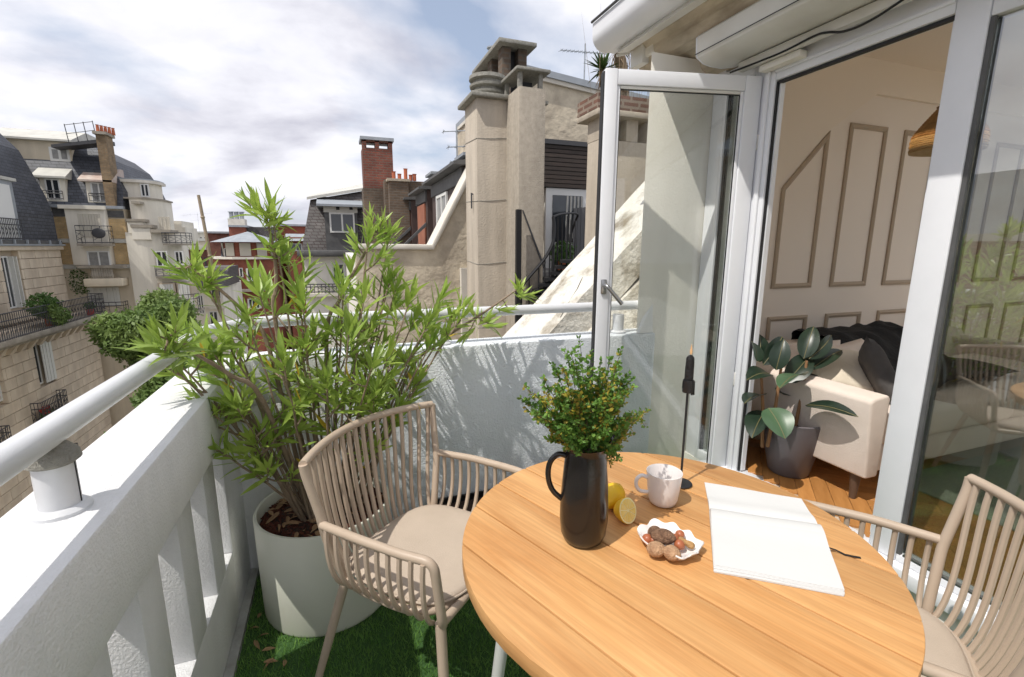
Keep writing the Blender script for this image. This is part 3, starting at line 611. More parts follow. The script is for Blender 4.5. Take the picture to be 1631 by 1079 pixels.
# rounded tower at the right end, in set-back tiers
def rr_plan(x0, x1, y0, y1, r, n=9):
    P = [(x0, y1), (x0, y0)]
    for i in range(n + 1): t = -pi / 2 + (pi / 2) * i / n; P.append((x1 - r + r * cos(t), y0 + r + r * sin(t)))
    return P + [(x1, y1)]
tx0 = AY(206, 400, BY).x; tx1 = AY(304, 430, BY + 3.0).x
def tier(x0, x1, y0, r, z0, z1, m='b2tower', nm='tower_tier', over=0, yd=2.6): return build(MB().prism(rr_plan(x0 - over, x1 + over, y0 - over, BY + yd, r + over), 'z', z0, z1), nm, m, A2)
zA = AY(250, 318, BY).z; zB = AY(245, 360, BY).z; zC = AY(280, 372, BY).z; zD = AY(225, 286, BY).z
txA = AY(274, 330, BY + 2.6).x
tier(tx0 + .02, tx1, BY - .3, 1.5, GZ, zB - .4, yd=3.0)
tier(tx0 + .3, txA, BY + .1, 1.3, zB - .4, zA)
tier(tx0 + .15, txA, BY + .1, 1.3, zA, zA + .09, 'cornice', 'tier_coping', .08)
txP = AY(258, 300, BY + 2.6).x
tier(AY(190, 300, BY + 1).x, txP, BY + .9, .9, zA + .09, zD - .1, nm='pavilion')
tier(AY(186, 300, BY + 1).x, txP, BY + .9, .9, zD - .1, zD + .06, 'coping', 'pavilion_roof', .22)
tier(AY(186, 300, BY + 1).x, txP, BY + .9, .9, zD + .06, zD + .13, 'zinc', 'roof_edge', .15)
x0, x1, z0, z1 = RY(224, 293, 238, 314, BY + .9); far_window(A2, 'y', BY + .9, x0, x1, z0, z1, 1)
for r in ((202, 350, 232, 353.5), (209, 359, 243, 363), (240, 367, 272, 371), (210, 322, 224, 325)):
    x0, x1, z0, z1 = RY(*r, BY - .3); build(MB().box(x0, x1, BY - .42, BY + 1.2, z0, z1 + .03), 'coping_step', 'cornice', A2)
for r, yq in (((203, 354, 228, 362), .33), ((210, 364, 240, 372), .37)):
    x0, x1, z0, z1 = RY(*r, BY - .3); build(MB().box(x0, x1, BY - yq, BY + 1, z0 - .35, z1), 'parapet_step', 'b2tower', A2)
x0, x1, z0, z1 = RY(254, 346, 276, 368, BY + .2); blind(A2, 'y', BY + .08, x0, x1 - .1, z0, z1, 'shutter_g', -1, 6)
def curved_rail(px0, px1, pz0, pz1, y0, cz):
    x0, x1, z0, z1 = RY(px0, pz0, px1, pz1, y0 + .3); r = 1.2
    P = [(x0, y0 + .2), (x0, y0)] + [(x1 - r + r * cos(t), y0 + r + r * sin(t)) for t in [(-pi / 2) + (pi / 2) * k / 6 for k in range(7)]]
    build(MB().prism(P + [(x1, y0 + r + 1), (x0, y0 + r + 1)], 'z', z0 - .12, z0), 'balcony_slab', 'cornice', A2)
    railing(A2, P, z0, z1, .22)
curved_rail(266, 299, 371, 388, BY - .55, 0); curved_rail(256, 312, 470, 497, BY - 1.0, 0); curved_rail(250, 300, 424, 440, BY - .55, 0)
for r in ((249, 400, 268, 425), (279, 400, 293, 422)):
    x0, x1, z0, z1 = RY(*r, BY - .3); far_window(A2, 'y', BY - .32, x0, x1, z0, z1, 1)
for r in ((256, 453, 278, 477), (285, 453, 303, 474)):
    x0, x1, z0, z1 = RY(*r, BY - .3); build(MB().box(x0 - .08, x1 + .08, BY - .34, BY + .9, z0, z1 + .08), 'recess', 'joint', A2); blind(A2, 'y', BY - .345, x0, x1, z0, z1, 'shutter', -1, 5)
for r in ((273, 506, 286, 530), (298, 505, 308, 530)):
    x0, x1, z0, z1 = RY(*r, BY - .3); far_window(A2, 'y', BY - .32, x0, x1, z0, z1, 1)
for r, yo in (((276, 352, 288, 356), 3.12), ((278, 362, 294, 366), 3.06)):
    x0, x1, z0, z1 = RY(*r, BY + 3); build(MB().box(x0, x1, BY + yo, BY + 6, zB - 1, z1), 'rear_tier', 'b2tower', A2)

# ---------------------------------------------------------------- buildings further down the street
def wall_box(parent, r, Y, depth, m, name='wall', zmin=None):
    x0, x1, z0, z1 = RY(*r, Y); return build(MB().box(x0, x1, Y, Y + depth, GZ if zmin is None else zmin, z1), name, m, parent)
D = thing('apartment_building', 'pale low building wedged between the white tower and the red brick block', 'building', (AY(330, 500, 42).x, 42, GZ))
wall_box(D, (308, 458, 358, 540), 42, 8, 'b2tower')
x0, x1, z0, z1 = RY(312, 440, 358, 458, 42); build(MB().prism([(41.6, z0), (44, z1 + .6), (48, z1 + .6), (48, z0)], 'x', x0, x1), 'roof', 'slate_b', D)
for r in ((336, 456, 352, 476), (334, 496, 348, 520), (316, 470, 325, 500)):
    f = RY(*r, 42); far_window(D, 'y', 42, *f, bars=1)
x0, x1, z0, z1 = RY(330, 488, 360, 492, 42); build(MB().box(x0, x1, 41.8, 42, z0, z1), 'ledge', 'coping', D)
RB = thing('apartment_building', 'red brick apartment block with a conical grey turret roof, seen between the oleander shoots', 'building', (AY(400, 400, 55).x, 55, GZ))
wall_box(RB, (352, 430, 398, 520), 57, 10, 'red'); 
tc_ = AY(396, 400, 57); trr = 3.1
def octo(cx, cy, r, n=10, a0=0): return [(cx + r * cos(a0 + 2 * pi * i / n), cy + r * sin(a0 + 2 * pi * i / n)) for i in range(n)]
zT = AY(400, 413, 55).z; zE = AY(400, 386, 55).z; zP = AY(397, 369, 57).z
build(MB().prism(octo(tc_.x, 57.5, trr), 'z', GZ, zT), 'turret_wall', 'red', RB)
build(MB().prism(octo(tc_.x, 57.5, trr + .35), 'z', zT, zT + .22), 'turret_cornice', 'coping', RB)
build(MB().prism(octo(tc_.x, 57.5, trr - .6), 'z', zT + .22, zE), 'turret_lantern', 'red', RB)
tw = MB(); 
for i in range(10):
    t = 2 * pi * (i + .5) / 10; cx_, cy_ = tc_.x + cos(t) * (trr - .6) * .97, 57.5 + sin(t) * (trr - .6) * .97
    tw.obox((cx_ + sin(t) * .5, cy_ - cos(t) * .5, zT + .3), (-sin(t), cos(t), 0), (0, 0, 1), (cos(t), sin(t), 0), 1.0, zE - zT - .4, .06)
build(tw, 'turret_shutters', 'shutter_g', RB)
rv = [(a, b, zE) for a, b in octo(tc_.x, 57.5, trr + .5)] + [(tc_.x, 57.5, zP)]
build(MB().add(rv, [(i, (i + 1) % 10, 10) for i in range(10)]), 'cone_roof', 'zinc', RB)
for r, Y, dp, mm_ in (((366, 362, 392, 400), 60, 5, 'red'), ((328, 371, 364, 410), 66, 6, 'redold'), ((440, 360, 488, 400), 62, 6, 'red'), ((392, 362, 442, 380), 61, 6, 'slate_b'), ((455, 378, 490, 410), 56, 6, 'red')):
    wall_box(RB, r, Y, dp, mm_, 'brick_block')
for r, Y in (((364, 359, 394, 362), 59.9), ((440, 357.5, 490, 360.5), 61.9), ((326, 369, 366, 372), 65.9)):
    x0, x1, z0, z1 = RY(*r, Y); build(MB().box(x0, x1, Y - .2, Y + 6.5, z0, z1), 'parapet', 'zinc', RB)
x0, x1, z0, z1 = RY(452, 372, 492, 384, 55.6); build(MB().prism([(55, z0), (58, z1), (61, z0)], 'x', x0, x1), 'side_roof', 'zinc', RB)
chp = AY(376, 350, 60); build(MB().box(chp.x - .8, chp.x + .8, 60, 61.5, AY(376, 360, 60).z, AY(376, 349, 60).z), 'chimney', 'coping', RB)
for k in range(3): build(MB().lathe([(.22, 0), (.22, .7), (.32, .72), (.3, .8)], (chp.x - .5 + k * .5, 60.5, AY(376, 349, 60).z), 10), 'chimney_pot', 'zinc', RB)
x0, x1, z0, z1 = RY(350, 384, 368, 414, 56); build(MB().prism([(56, z0), (57.2, z1), (60, z1), (60, z0)], 'x', x0, x1), 'slate_side_roof', 'slate', RB)
for r, Y in (((357, 396, 363, 415), 55.9), ((360, 428, 366, 445), 56.9), ((381, 427, 387, 442), 54.5), ((462, 388, 481, 400), 55.9), ((362, 468, 367, 492), 56.9)):
    f = RY(*r, Y); far_window(RB, 'y', Y + .05, *f, bars=1 if r[2] - r[0] > 10 else 0)
for r in ((394, 428, 412, 448), (396, 476, 414, 492)): f = RY(*r, 54.3); build(MB().box(f[0] - .1, f[1] + .1, 54.32, 55.4, f[2], f[3]), 'window_bay', 'coping', RB); far_window(RB, 'y', 54.32, *f, bars=2)
for r in ((376, 461, 420, 465), (366, 440, 382, 443), (352, 446, 368, 449)):
    f = RY(*r, 54); build(MB().box(f[0], f[1], 54, 57, f[2], f[3]), 'ledge', 'cornice', RB)
x0, x1, z0, z1 = RY(379, 442, 390, 520, 54); build(MB().box(x0 - .8, x1 - .3, 54.4, 57, GZ, z1), 'brick_pier', 'redold', RB)
SK = []
sk = [((296, 372, 330, 385), 150, 'b2tower', 'white flat roofed block at the foot of the hill, left of the bamboo stake'),
      ((300, 384, 332, 400), 110, 'b2wall', 'low beige block under the white flat roofed one'),
      ((298, 398, 330, 430), 75, 'redold', 'dark red roofed house beside the white tower, just left of the bamboo stake'),
      ((415, 366, 445, 400), 170, 'coping', 'pale distant block mostly hidden by the upper oleander leaves')]
for r, Y, mm_, lb_ in sk:
    p = RY(*r, Y); A = thing('distant_building', lb_, 'building', ((p[0] + p[1]) / 2, Y, GZ)); build(MB().box(p[0], p[1], Y, Y + 14, GZ, p[3]), 'wall', mm_, A)
    build(MB().box(p[0] - .3, p[1] + .3, Y - .3, Y + 14.3, p[3], p[3] + .5), 'roof_edge', 'zinc_lt', A)
    wv = MB()
    for k in range(5):
        a = p[0] + (p[1] - p[0]) * (k + .3) / 5; wv.box(a, a + (p[1] - p[0]) * .08, Y - .05, Y, p[3] - 2.6, p[3] - 1)
    build(wv, 'windows', 'darkglass', A)
r2 = random.Random(5)
for k in range(14):     # rooftops scattered below the horizon
    X = -150 + k * 26 + r2.uniform(-6, 6); Y = r2.uniform(230, 420); H_ = r2.uniform(-3, .8); ww = r2.uniform(12, 24)
    A = thing('distant_rooftop', 'small far rooftop among the rows of roofs below the hills', 'building', (X, Y, GZ), 'far rooftops below the hills')
    build(MB().box(X, X + ww, Y, Y + 12, GZ, H_), 'wall', ('b2wall', 'coping', 'redold')[k % 3], A)
    build(MB().prism([(Y - .4, H_), (Y + 3, H_ + 2.6), (Y + 9, H_ + 2.6), (Y + 12.4, H_)], 'x', X - .3, X + ww + .3), 'roof', ('zinc', 'slate_b', 'zinc')[k % 3], A)
def antenna(base, h, label, arms, m='zinc', yaw=0):
    A = thing('antenna', label, 'antenna', base); b = Vector(base)
    build(MB().tube([b, b + Vector((0, 0, h))], .018, 6), 'mast', m, A)
    for (z, L0, L1, n, el) in arms:
        mb = MB(); u = Vector((cos(yaw), sin(yaw), .12)); v = Vector((-sin(yaw), cos(yaw), 0)); o = b + Vector((0, 0, z))
        mb.tube([o + u * L0, o + u * L1], .012, 5)
        for k in range(n):
            q = o + u * (L0 + (L1 - L0) * k / max(1, n - 1)); s_ = el * (1 - .3 * k / n); mb.tube([q - v * s_, q + v * s_], .008, 4); mb.tube([q - Vector((0, 0, s_ * .35)), q + Vector((0, 0, s_ * .35))], .006, 4)
        build(mb, 'aerial', m, A)
    return A
b = AY(318, 372, 140); antenna((b.x, b.y, b.z), 5, 'thin far television antenna above the white block at the skyline', [(4.6, -3, 3, 5, 1.2), (3.2, -1.5, 1.5, 3, .8)])

# ---------------------------------------------------------------- grey mansard building
MY = 20.0
A3 = thing('apartment_building', 'cream building with grey scale-slate mansard and one dormer, left of the tall red chimney', 'building', (0, MY, GZ))
x0, x1, z0, z1 = RY(486, 408, 640, 520, MY)
build(MB().box(x0, x1, MY, MY + 7, GZ, z1), 'wall', 'cream', A3)
x0, x1, z0, z1 = RY(473, 399, 640, 409, MY - .35); build(MB().box(x0, x1, MY - .4, MY + .3, z0, z1), 'gutter', 'lead', A3, bevel=.05); zg = z1
x0g = AY(480, 392, MY).x; xtl = AY(494, 316, MY + .7).x; xR3 = AY(640, 392, MY).x
zt0 = AY(494, 318, MY + .7).z; ztr = AY(580, 303, MY + .7).z + .25
build(MB().add([(x0g, MY - .1, zg), (xR3, MY - .1, zg), (xR3, MY + .8, ztr), (xtl, MY + .8, zt0), (x0g, MY + 7, zg), (xR3, MY + 7, zg), (xR3, MY + 6, ztr), (xtl, MY + 6, zt0)],
      [(0, 1, 2, 3), (1, 5, 6, 2), (5, 4, 7, 6), (4, 0, 3, 7), (3, 2, 6, 7), (0, 4, 5, 1)]), 'slate_mansard', 'slate_b', A3)
build(MB().add([(xtl - .12, MY + .6, zt0 - .02), (xR3, MY + .6, ztr - .02), (xR3, MY + .6, ztr + .1), (xtl - .12, MY + .6, zt0 + .08), (xtl - .12, MY + 6, zt0 + .7), (xR3, MY + 6, ztr + .9)],
      [(0, 1, 2, 3), (3, 2, 5, 4), (0, 3, 4), (1, 5, 2), (0, 4, 5, 1)]), 'zinc_roof', 'zinc_lt', A3)
x0, x1, z0, z1 = RY(518, 330, 570, 398, MY - .2)
dm = build(MB().box(x0, x1, MY - .15, MY + 1.5, zg, z1), 'dormer', 'lead', A3)
build(MB().prism([(MY - .45, z1), (MY - .45, z1 + .08), (MY + 1.4, z1 + .5), (MY + 1.4, z1)], 'x', x0 - .25, x1 + .25), 'dormer_roof', 'zinc', dm)
x0w, x1w, z0w, z1w = RY(521, 325, 570, 339, MY - .2); fz = build(MB().box(x0 - .02, x1 + .02, MY - .2, MY - .152, z0w, z1w), 'dormer_frieze', 'zinc_lt', dm)
for px in (538, 559): a = AY(px, 332, MY - .2); build(MB().box(a.x - .06, a.x + .06, MY - .215, MY - .2, a.z - .06, a.z + .06), 'vent', 'black', fz) if False else build(MB().box(a.x - .06, a.x + .06, MY - .215, MY - .201, a.z - .06, a.z + .06), 'vent', 'black', A3)
far_window(A3, 'y', MY - .15, *RY(525, 339, 565, 371, MY - .2), bars=1, fw=.06, gm='darkglass')
far_window(A3, 'y', MY, *RY(529, 419, 550, 452, MY), bars=1)
far_window(A3, 'y', MY, *RY(572, 419, 588, 440, MY), bars=1)
x0, x1, z0, z1 = RY(484, 466, 640, 470, MY); build(MB().box(x0, x1, MY - .3, MY - .002, z0, z1), 'string_course', 'coping', A3)
railing(A3, [(x0, MY - .28), (x1, MY - .28)], AY(560, 466, MY - .28).z, AY(560, 452, MY - .28).z, .13)

# tall red chimney
RC = thing('chimney', 'tall red brick chimney with two square openings at its top', 'chimney', (AY(601, 380, 16).x, 16, 0))
x0, x1 = AY(577, 235, 16).x, AY(625, 235, 16).x; zt = AY(600, 219, 16).z; zo = AY(600, 236, 16).z; zm = AY(600, 300, 16).z
build(MB().box(x0 - .04, x1 + .02, 16.0, 16.8, -1, zm), 'lower_shaft', 'brownbr', RC)
build(MB().box(x0, x1, 16.02, 16.78, zm, zo), 'upper_shaft', 'redold', RC)
wd = (x1 - x0)
for a, b in ((0, .14), (.42, .56), (.86, 1)): build(MB().box(x0 + wd * a, x0 + wd * b, 16.02, 16.30, zo, zt - .09), 'pillar', 'redold', RC)
build(MB().box(x0, x1, 16.02, 16.30, zt - .13, zt - .09), 'lintel', 'redold', RC)
build(MB().box(x0 - .05, x1 + .05, 15.95, 16.85, zt - .09, zt), 'cap', 'zinc', RC)
RC2 = thing('chimney', 'short tan brick chimney with a row of terracotta pots, right behind the tall red chimney', 'chimney', (AY(635, 340, 15).x, 15, 0))
x0, x1 = AY(621, 330, 15).x, AY(652, 330, 15).x; zt = AY(635, 289, 15).z
build(MB().box(x0, x1, 15, 15.9, 0, zt), 'shaft', 'brownbr', RC2); build(MB().box(x0 - .05, x1 + .05, 14.95, 15.95, zt, zt + .07), 'cap', 'conc_tan', RC2)
for k, (px, hh) in enumerate(((628, .22), (637, .16), (647, .32), (655, .15), (661, .18))):
    a = AY(px, 285, 15.2); build(MB().lathe([(.055, 0), (.055, hh), (.075, hh + .02), (.04, hh + .02)], (a.x, 15.3, zt + .07), 10), 'chimney_pot', 'terra', RC2)
x0, x1, z0, z1 = RY(630, 290, 668, 400, 15.2); build(MB().box(x1 - 1.0, x1 + .4, 15.3, 15.8, 0, zt + .06), 'rear_shaft', 'brownbr', RC2)

# ---------------------------------------------------------------- neighbour with the row of dormers behind the stone gable
GY = 8.0
A4 = thing('neighbour_house', 'stone gabled house with white coping and a row of brown dormers with orange panels', 'building', (2, GY, GZ))
def gp(px, py, Y=GY): a = AY(px, py, Y); return (a.x, a.z)
slope = [gp(566, 397), gp(690, 398), gp(746, 289)]
k_ = (slope[2][1] - slope[1][1]) / (slope[2][0] - slope[1][0]); topx = slope[1][0] + 1.25; topz = slope[1][1] + 1.25 * k_
poly = [(slope[0][0], GZ), slope[0], slope[1], (topx, topz), (topx + .1, topz), (topx + .1, GZ)]
build(MB().prism(poly, 'y', GY, GY + .4), 'gable_wall', 'rubble', A4)
cw = .085
cop = [slope[0], slope[1], (topx, topz)]
off = [(slope[0][0] - .03, slope[0][1] + cw), (slope[1][0] - .03, slope[1][1] + cw), (topx - cw * .9, topz + cw * .4)]
build(MB().prism([off[0], off[1], off[2], (cop[2][0], cop[2][1]), cop[1], (cop[0][0] - .03, cop[0][1])], 'y', GY - .06, GY + .46), 'coping', 'coping', A4, bevel=.012)
# roof slope behind, dormers marching away
s0 = slope[1]
build(MB().prism([(2.3, s0[1] - .1), (2.6, 2.45), (2.95, 2.55), (2.95, -2), (2.3, -2)], 'y', GY + .5, 16), 'roof_slope', 'brown_metal', A4); build(MB().box(s0[0], 2.3, GY + .4, 16, s0[1] - .14, s0[1] - .1), 'lead_ledge', 'lead', A4)
build(MB().box(slope[0][0], slope[1][0] + .3, GY + .4, 16, GZ, s0[1] - .15), 'front_block', 'cream', A4)
DXP = 2.22
def ydx(px, X=DXP): return AX(px, 330, X).y
dormers = [(ydx(742), ydx(689), 'window'), (ydx(687) + .5, ydx(664), 'panel1'), (ydx(662) + .8, ydx(630), 'panel3')]
zE0 = AX(741, 258, DXP).z
for i, (ya, yb, kind) in enumerate(dormers):
    ya = max(ya, GY + .5); zt = zE0 - .05 - i * .02; zb_ = s0[1] - .1 + (0.25 if i == 0 else 0)
    dmr = build(MB().box(DXP, 2.9, ya, yb, zb_, zt), 'dormer', 'brown_metal', A4)
    build(MB().prism([(DXP - .22, zt), (DXP - .22, zt + .05), (3.1, zt + .22), (3.1, zt)], 'y', ya - .12, yb + .12), 'dormer_roof', 'lead', dmr)
    build(MB().box(DXP - .04, DXP - .002, ya + .05, yb - .05, zt - .28, zt - .02), 'lead_frieze', 'lead', dmr)
    if kind == 'window':
        far_window(A4, 'x', DXP, ya + (yb - ya) * .45, ya + (yb - ya) * .8, zt - 1.25, zt - .3, bars=1, fw=.06, gm='curtain')
    else:
        n = 3 if kind == 'panel3' else 1
        for k in range(n):
            a = ya + .25 + (yb - ya - .4) * k / n; b = ya + .25 + (yb - ya - .4) * (k + 1) / n - .15
            build(MB().box(DXP - .04, DXP - .003, a, b, zb_ + .2, zt - .32), 'orange_panel', 'orange', A4)
        build(MB().prism([(DXP - .02, zb_ + .75), (DXP - .02, zb_ + .65), (DXP - .75, zb_), (DXP - .75, zb_ + .06)], 'y', ya + .1, ya + .2), 'strut', 'lead', A4)
build(MB().box(DXP + .5, DXP + 1.0, 10.2, 10.8, zE0, zE0 + .42), 'roof_vent', 'lead', A4); build(MB().box(DXP + .4, DXP + 1.1, 10.1, 10.9, zE0 + .42, zE0 + .48), 'vent_cap', 'zinc', A4)
build(MB().box(DXP + .2, DXP + .6, 12.2, 12.8, zE0, zE0 + .30), 'roof_vent', 'lead', A4); build(MB().box(DXP + .1, DXP + .7, 12.1, 12.9, zE0 + .30, zE0 + .36), 'vent_cap', 'zinc', A4)
x0, x1, z0, z1 = RY(733, 427, 746, 560, GY); build(MB().box(x0, x1 + .3, GY - .12, GY - .01, -4, z1), 'white_pipe_casing', 'coping', A4)
a = AY(728, 258, 11); antenna((a.x, 11, a.z - .3), 1.05, 'slender antenna on the dormered roof just left of the concrete chimney', [(.95, -.3, .3, 3, .12), (.62, -.2, .35, 4, .15), (.3, -.15, .15, 3, .1)])

# ---------------------------------------------------------------- twin concrete chimney stack
CH = thing('chimney_stack', 'big concrete chimney stack of two shafts with a ringed pot and canopy cap', 'chimney', (AY(800, 400, 6.8).x, 6.8, -6))
x0, x1 = AY(760, 300, 6.8).x, AY(812, 300, 6.8).x; yb = 6.8 * (x0 / AX(742, 300, x0).x) if False else AX(742, 300, x0).y
zt = AY(785, 158, 6.8).z
build(MB().box(x0, x1 + .15, 6.8, yb, -6, zt), 'left_shaft', 'concrete', CH, bevel=.01)
sl_ = MB().box(x0 - .09, x1 + .05, 6.72, yb + .1, zt, zt + .06); build(sl_, 'slab', 'mortar', CH, bevel=.015)
cx_ = (x0 + x1) / 2; cy_ = 7.3; zr = zt + .06
build(MB().lathe([(.20, 0), (.22, .02), (.20, .06), (.245, .08), (.25, .11), (.21, .12), (.21, .15), (.265, .17), (.27, .20), (.22, .22), (.22, .25), (.275, .27), (.27, .32), (.15, .34)], (cx_ + .03, 7.15, zr), 28), 'ringed_pot', 'mortar', CH, smooth=True)
X0, X1 = AY(826, 300, 6.3).x, AY(867, 300, 6.3).x; YB = AX(813, 300, X0).y; ZT = AY(846, 139, 6.3).z
build(MB().box(X0, X1, 6.3, max(YB, 6.9), -6, ZT), 'right_shaft', 'concrete2', CH, bevel=.012)
build(MB().box(X1 - .1, X1 + .12, 6.75, 7.4, -6, AY(870, 166, 6.7).z), 'rear_shaft', 'conc_tan', CH)
build(MB().box(X1 - .2, X1 + .22, 6.7, 7.5, AY(870, 166, 6.7).z, AY(870, 161, 6.7).z), 'rear_slab', 'mortar', CH)
for a in (X0 + .03, X1 - .06):
    for b in (6.34, 6.85): build(MB().box(a - .025, a + .03, b, b + .055, ZT, ZT + .19), 'post', 'mortar', CH)
build(MB().box(X0 + .1, X1 - .12, 6.5, 6.8, ZT, ZT + .12), 'flue', 'black', CH)
build(MB().box(X0 - .05, X1 + .05, 6.26, 7.0, ZT + .19, ZT + .23), 'canopy', 'mortar', CH, bevel=.008)
# brick lantern behind
LX0, LX1 = AY(800, 105, 7.6).x, AY(838, 105, 7.6).x; LZ0, LZ1 = AY(820, 132, 7.6).z - .2, AY(820, 82, 7.6).z + .05
for a in (LX0, LX1 - .13):
    for b in (7.6, 8.15, 8.7): build(MB().box(a, a + .14, b, b + .2, LZ0, LZ1), 'brick_pillar', 'brownbr', CH)
build(MB().box(LX0 - .02, LX1 + .03, 7.58, 8.95, LZ0 - .3, LZ0), 'lantern_base', 'brownbr', CH)
build(MB().box(LX0 + .15, LX1 - .14, 7.75, 8.8, LZ0, LZ1), 'lantern_core', 'black', CH)
build(MB().box(LX0 - .1, LX1 + .12, 7.45, 9.0, LZ1, LZ1 + .06), 'lantern_roof', 'mortar', CH, bevel=.01)
build(MB().lathe([(.05, 0), (.05, .14), (.08, .15), (.08, .17)], (LX0 + .05, 8.3, LZ1 + .06), 12), 'vent_cowl', 'zinc', CH)
for zz_ in (.2, 1.15, 2.05, 2.9): build(MB().tube([(x0 - .002, yb, zz_ + .03), (x0 - .002, 6.8, zz_ - .01), (x0 + .2, 6.798, zz_), (x0 + .42, 6.798, zz_ + .025), (x1, 6.798, zz_ + .01)], .0045, 4), 'seam', 'mortar', CH)
build(MB().tube([(x0 - .004, 7.0, 2.15), (x0 - .03, 7.0, 2.17), (x0 - .03, 7.0, 1.95)], .012, 6), 'iron_hook', 'iron', CH)

# ---------------------------------------------------------------- rear house with cladding and door
RYY = 9.5
A5 = thing('rear_house', 'light stone house with dark timber cladding above a white glazed door', 'building', (4.6, RYY, GZ))
zl, zr2 = AY(868, 131, RYY).z, AY(950, 152, RYY).z
xl, xr_ = AY(862, 131, RYY).x, AY(950, 152, RYY).x
sl2 = (zr2 - zl) / (xr_ - xl)
build(MB().prism([(xl - .5, GZ), (xl - .5, zl - .5 * sl2), (xl + 4.5, zl + 4.5 * sl2), (xl + 4.5, GZ)], 'y', RYY, RYY + 5), 'wall', 'rubble', A5)
build(MB().prism([(xl - .55, zl - .55 * sl2), (xl + 4.6, zl + 4.6 * sl2), (xl + 4.6, zl + 4.6 * sl2 + .08), (xl - .55, zl - .55 * sl2 + .08)], 'y', RYY - .06, RYY + 5), 'verge_board', 'coping', A5)
build(MB().prism([(xl - .55, zl - .55 * sl2 + .08), (xl + 4.6, zl + 4.6 * sl2 + .08), (xl + 4.6, zl + 4.6 * sl2 + .2), (xl - .55, zl - .55 * sl2 + .2)], 'y', RYY - .10, RYY + 5), 'roof', 'zinc', A5)
x0, x1, z0, z1 = RY(866, 232, 936, 300, RYY - .12)
build(MB().box(x0 - .1, x1, RYY - .1, RYY - .01, z0, z1), 'cladding_back', 'black', A5)
n = 10
for k in range(n): build(MB().box(x0 - .1, x1, RYY - .135, RYY - .102, z0 + (z1 - z0) * k / n + .008, z0 + (z1 - z0) * (k + 1) / n - .008), 'cladding_board', 'wood_dark', A5)
build(MB().box(x0 - .12, x1 + .03, RYY - .17, RYY - .02, z1, z1 + .09), 'cladding_cap', 'iron', A5)
f = RY(870, 301, 936, 412, RYY - .08)
build(MB().box(f[0] - .02, f[1], RYY - .09, RYY - .005, f[2] - .8, f[3]), 'door_frame', 'frame', A5)
dr = build(MB().box(f[0] + .13, f[1] - .16, RYY - .10, RYY - .092, f[2] + .35, f[3] - .14), 'door_glass', 'darkglass', A5)
for k in range(5): build(MB().tube([(f[0] + .45 + k * .09, RYY - .104, f[2] + .36), (f[0] + .48 + k * .085, RYY - .106, f[3] - .15)], .022, 5), 'curtain_fold', 'curtain', A5)
build(MB().box(f[0] + .13, f[1] - .16, RYY - .10, RYY - .092, f[2] - .7, f[2] + .25), 'door_glass', 'darkglass', A5)
b = AY(930, 140, 12); antenna((b.x, 12, b.z - .3), 1.35, 'long toothed television antenna left of the yucca', [(1.15, -.75, .7, 13, .10), (.35, -.55, .25, 4, .16)], yaw=.15)
# roof deck with vertical slat screen
SCN = thing('slat_screen', 'dark grey vertical slat screen on the deck beside the spiral stair', 'fence', (5, 8.6, 0))
a0, a1 = AY(914, 350, 8.4), AY(1010, 330, 8.4)
zt0, zt1 = AY(918, 332, 8.4).z, AY(960, 324, 8.4).z
for k in range(30):
    X = a0.x + k * .078; z = zt0 + (zt1 - zt0) * k / 12
    build(MB().box(X, X + .07, 8.4, 8.43, 1.0, z), 'slat', 'fence', SCN)
build(MB().box(a0.x, a0.x + 30 * .078, 8.44, 8.48, 1.5, 1.56), 'rail', 'iron', SCN)
DK = struct(build(MB().box(2.9, 9, 6.9, RYY - .02, -1, .95), 'roof_deck', 'lead'))

# spiral stair
ST = thing('spiral_stair', 'black iron spiral stair with curved handrail beside the concrete chimney', 'staircase', (3.1, 6.6, -1))
SY = 6.2
pA = AY(826, 334, SY); build(MB().box(pA.x - .035, pA.x + .035, SY - .03, SY + .03, -1.5, pA.z), 'post', 'iron_blk', ST)
hr = [AY(*q, SY) for q in ((824, 470), (836, 450), (858, 424), (872, 405), (881, 385), (883, 362), (881, 346))]
hr2 = [AY(*q, SY + dyy) for q, dyy in (((881, 346), 0), ((896, 341), .15), ((919, 341), .4), ((917, 352), .5), ((910, 372), .6), ((908, 400), .65))]
def smooth(pts, n=6):
    P = [pts[0]] + list(pts) + [pts[-1]]; o = []
    for i in range(1, len(P) - 2):
        for k in range(n):
            t = k / n; a, b, c, d = P[i - 1], P[i], P[i + 1], P[i + 2]
            o.append(.5 * ((2 * b) + (c - a) * t + (2 * a - 5 * b + 4 * c - d) * t * t + (3 * b - a - 3 * c + d) * t ** 3))
    return o + [P[-1]]
hp = smooth(hr); build(MB().tube(hp, .022, 6), 'handrail', 'iron_blk', ST); build(MB().tube(smooth(hr2), .018, 6), 'handrail', 'iron_blk', ST)
for i in range(4, len(hp), 4): build(MB().tube([hp[i], hp[i] - Vector((0, 0, 1.0))], .011, 5), 'baluster', 'iron_blk', ST)
for q in ((889, 346), (896, 344), (904, 344), (910, 350), (917, 352)): a = AY(*q, SY + .25); build(MB().tube([a, a - Vector((0, 0, .9))], .013, 5), 'baluster', 'iron_blk', ST)
for k in range(7):
    a = AY(842 + k * 9, 470 - k * 9, SY + .2); build(MB().prism([(a.x - .15, SY - .1), (a.x + .45, SY - .05), (a.x + .4, SY + .5), (a.x, SY + .3)], 'z', a.z - .02, a.z + .02), 'tread', 'iron_blk', ST)
build(MB().prism([gp(832, 335, 6.28), gp(834, 335, 6.28), gp(868, 425, 6.28), gp(866, 428, 6.28)], 'y', 6.285, 6.295), 'brace', 'iron', ST)
PS = thing('potted_shrub', 'small green potted plant at the foot of the spiral stair', 'plant', (AY(897, 402, 7.4).x, 7.4, .95))
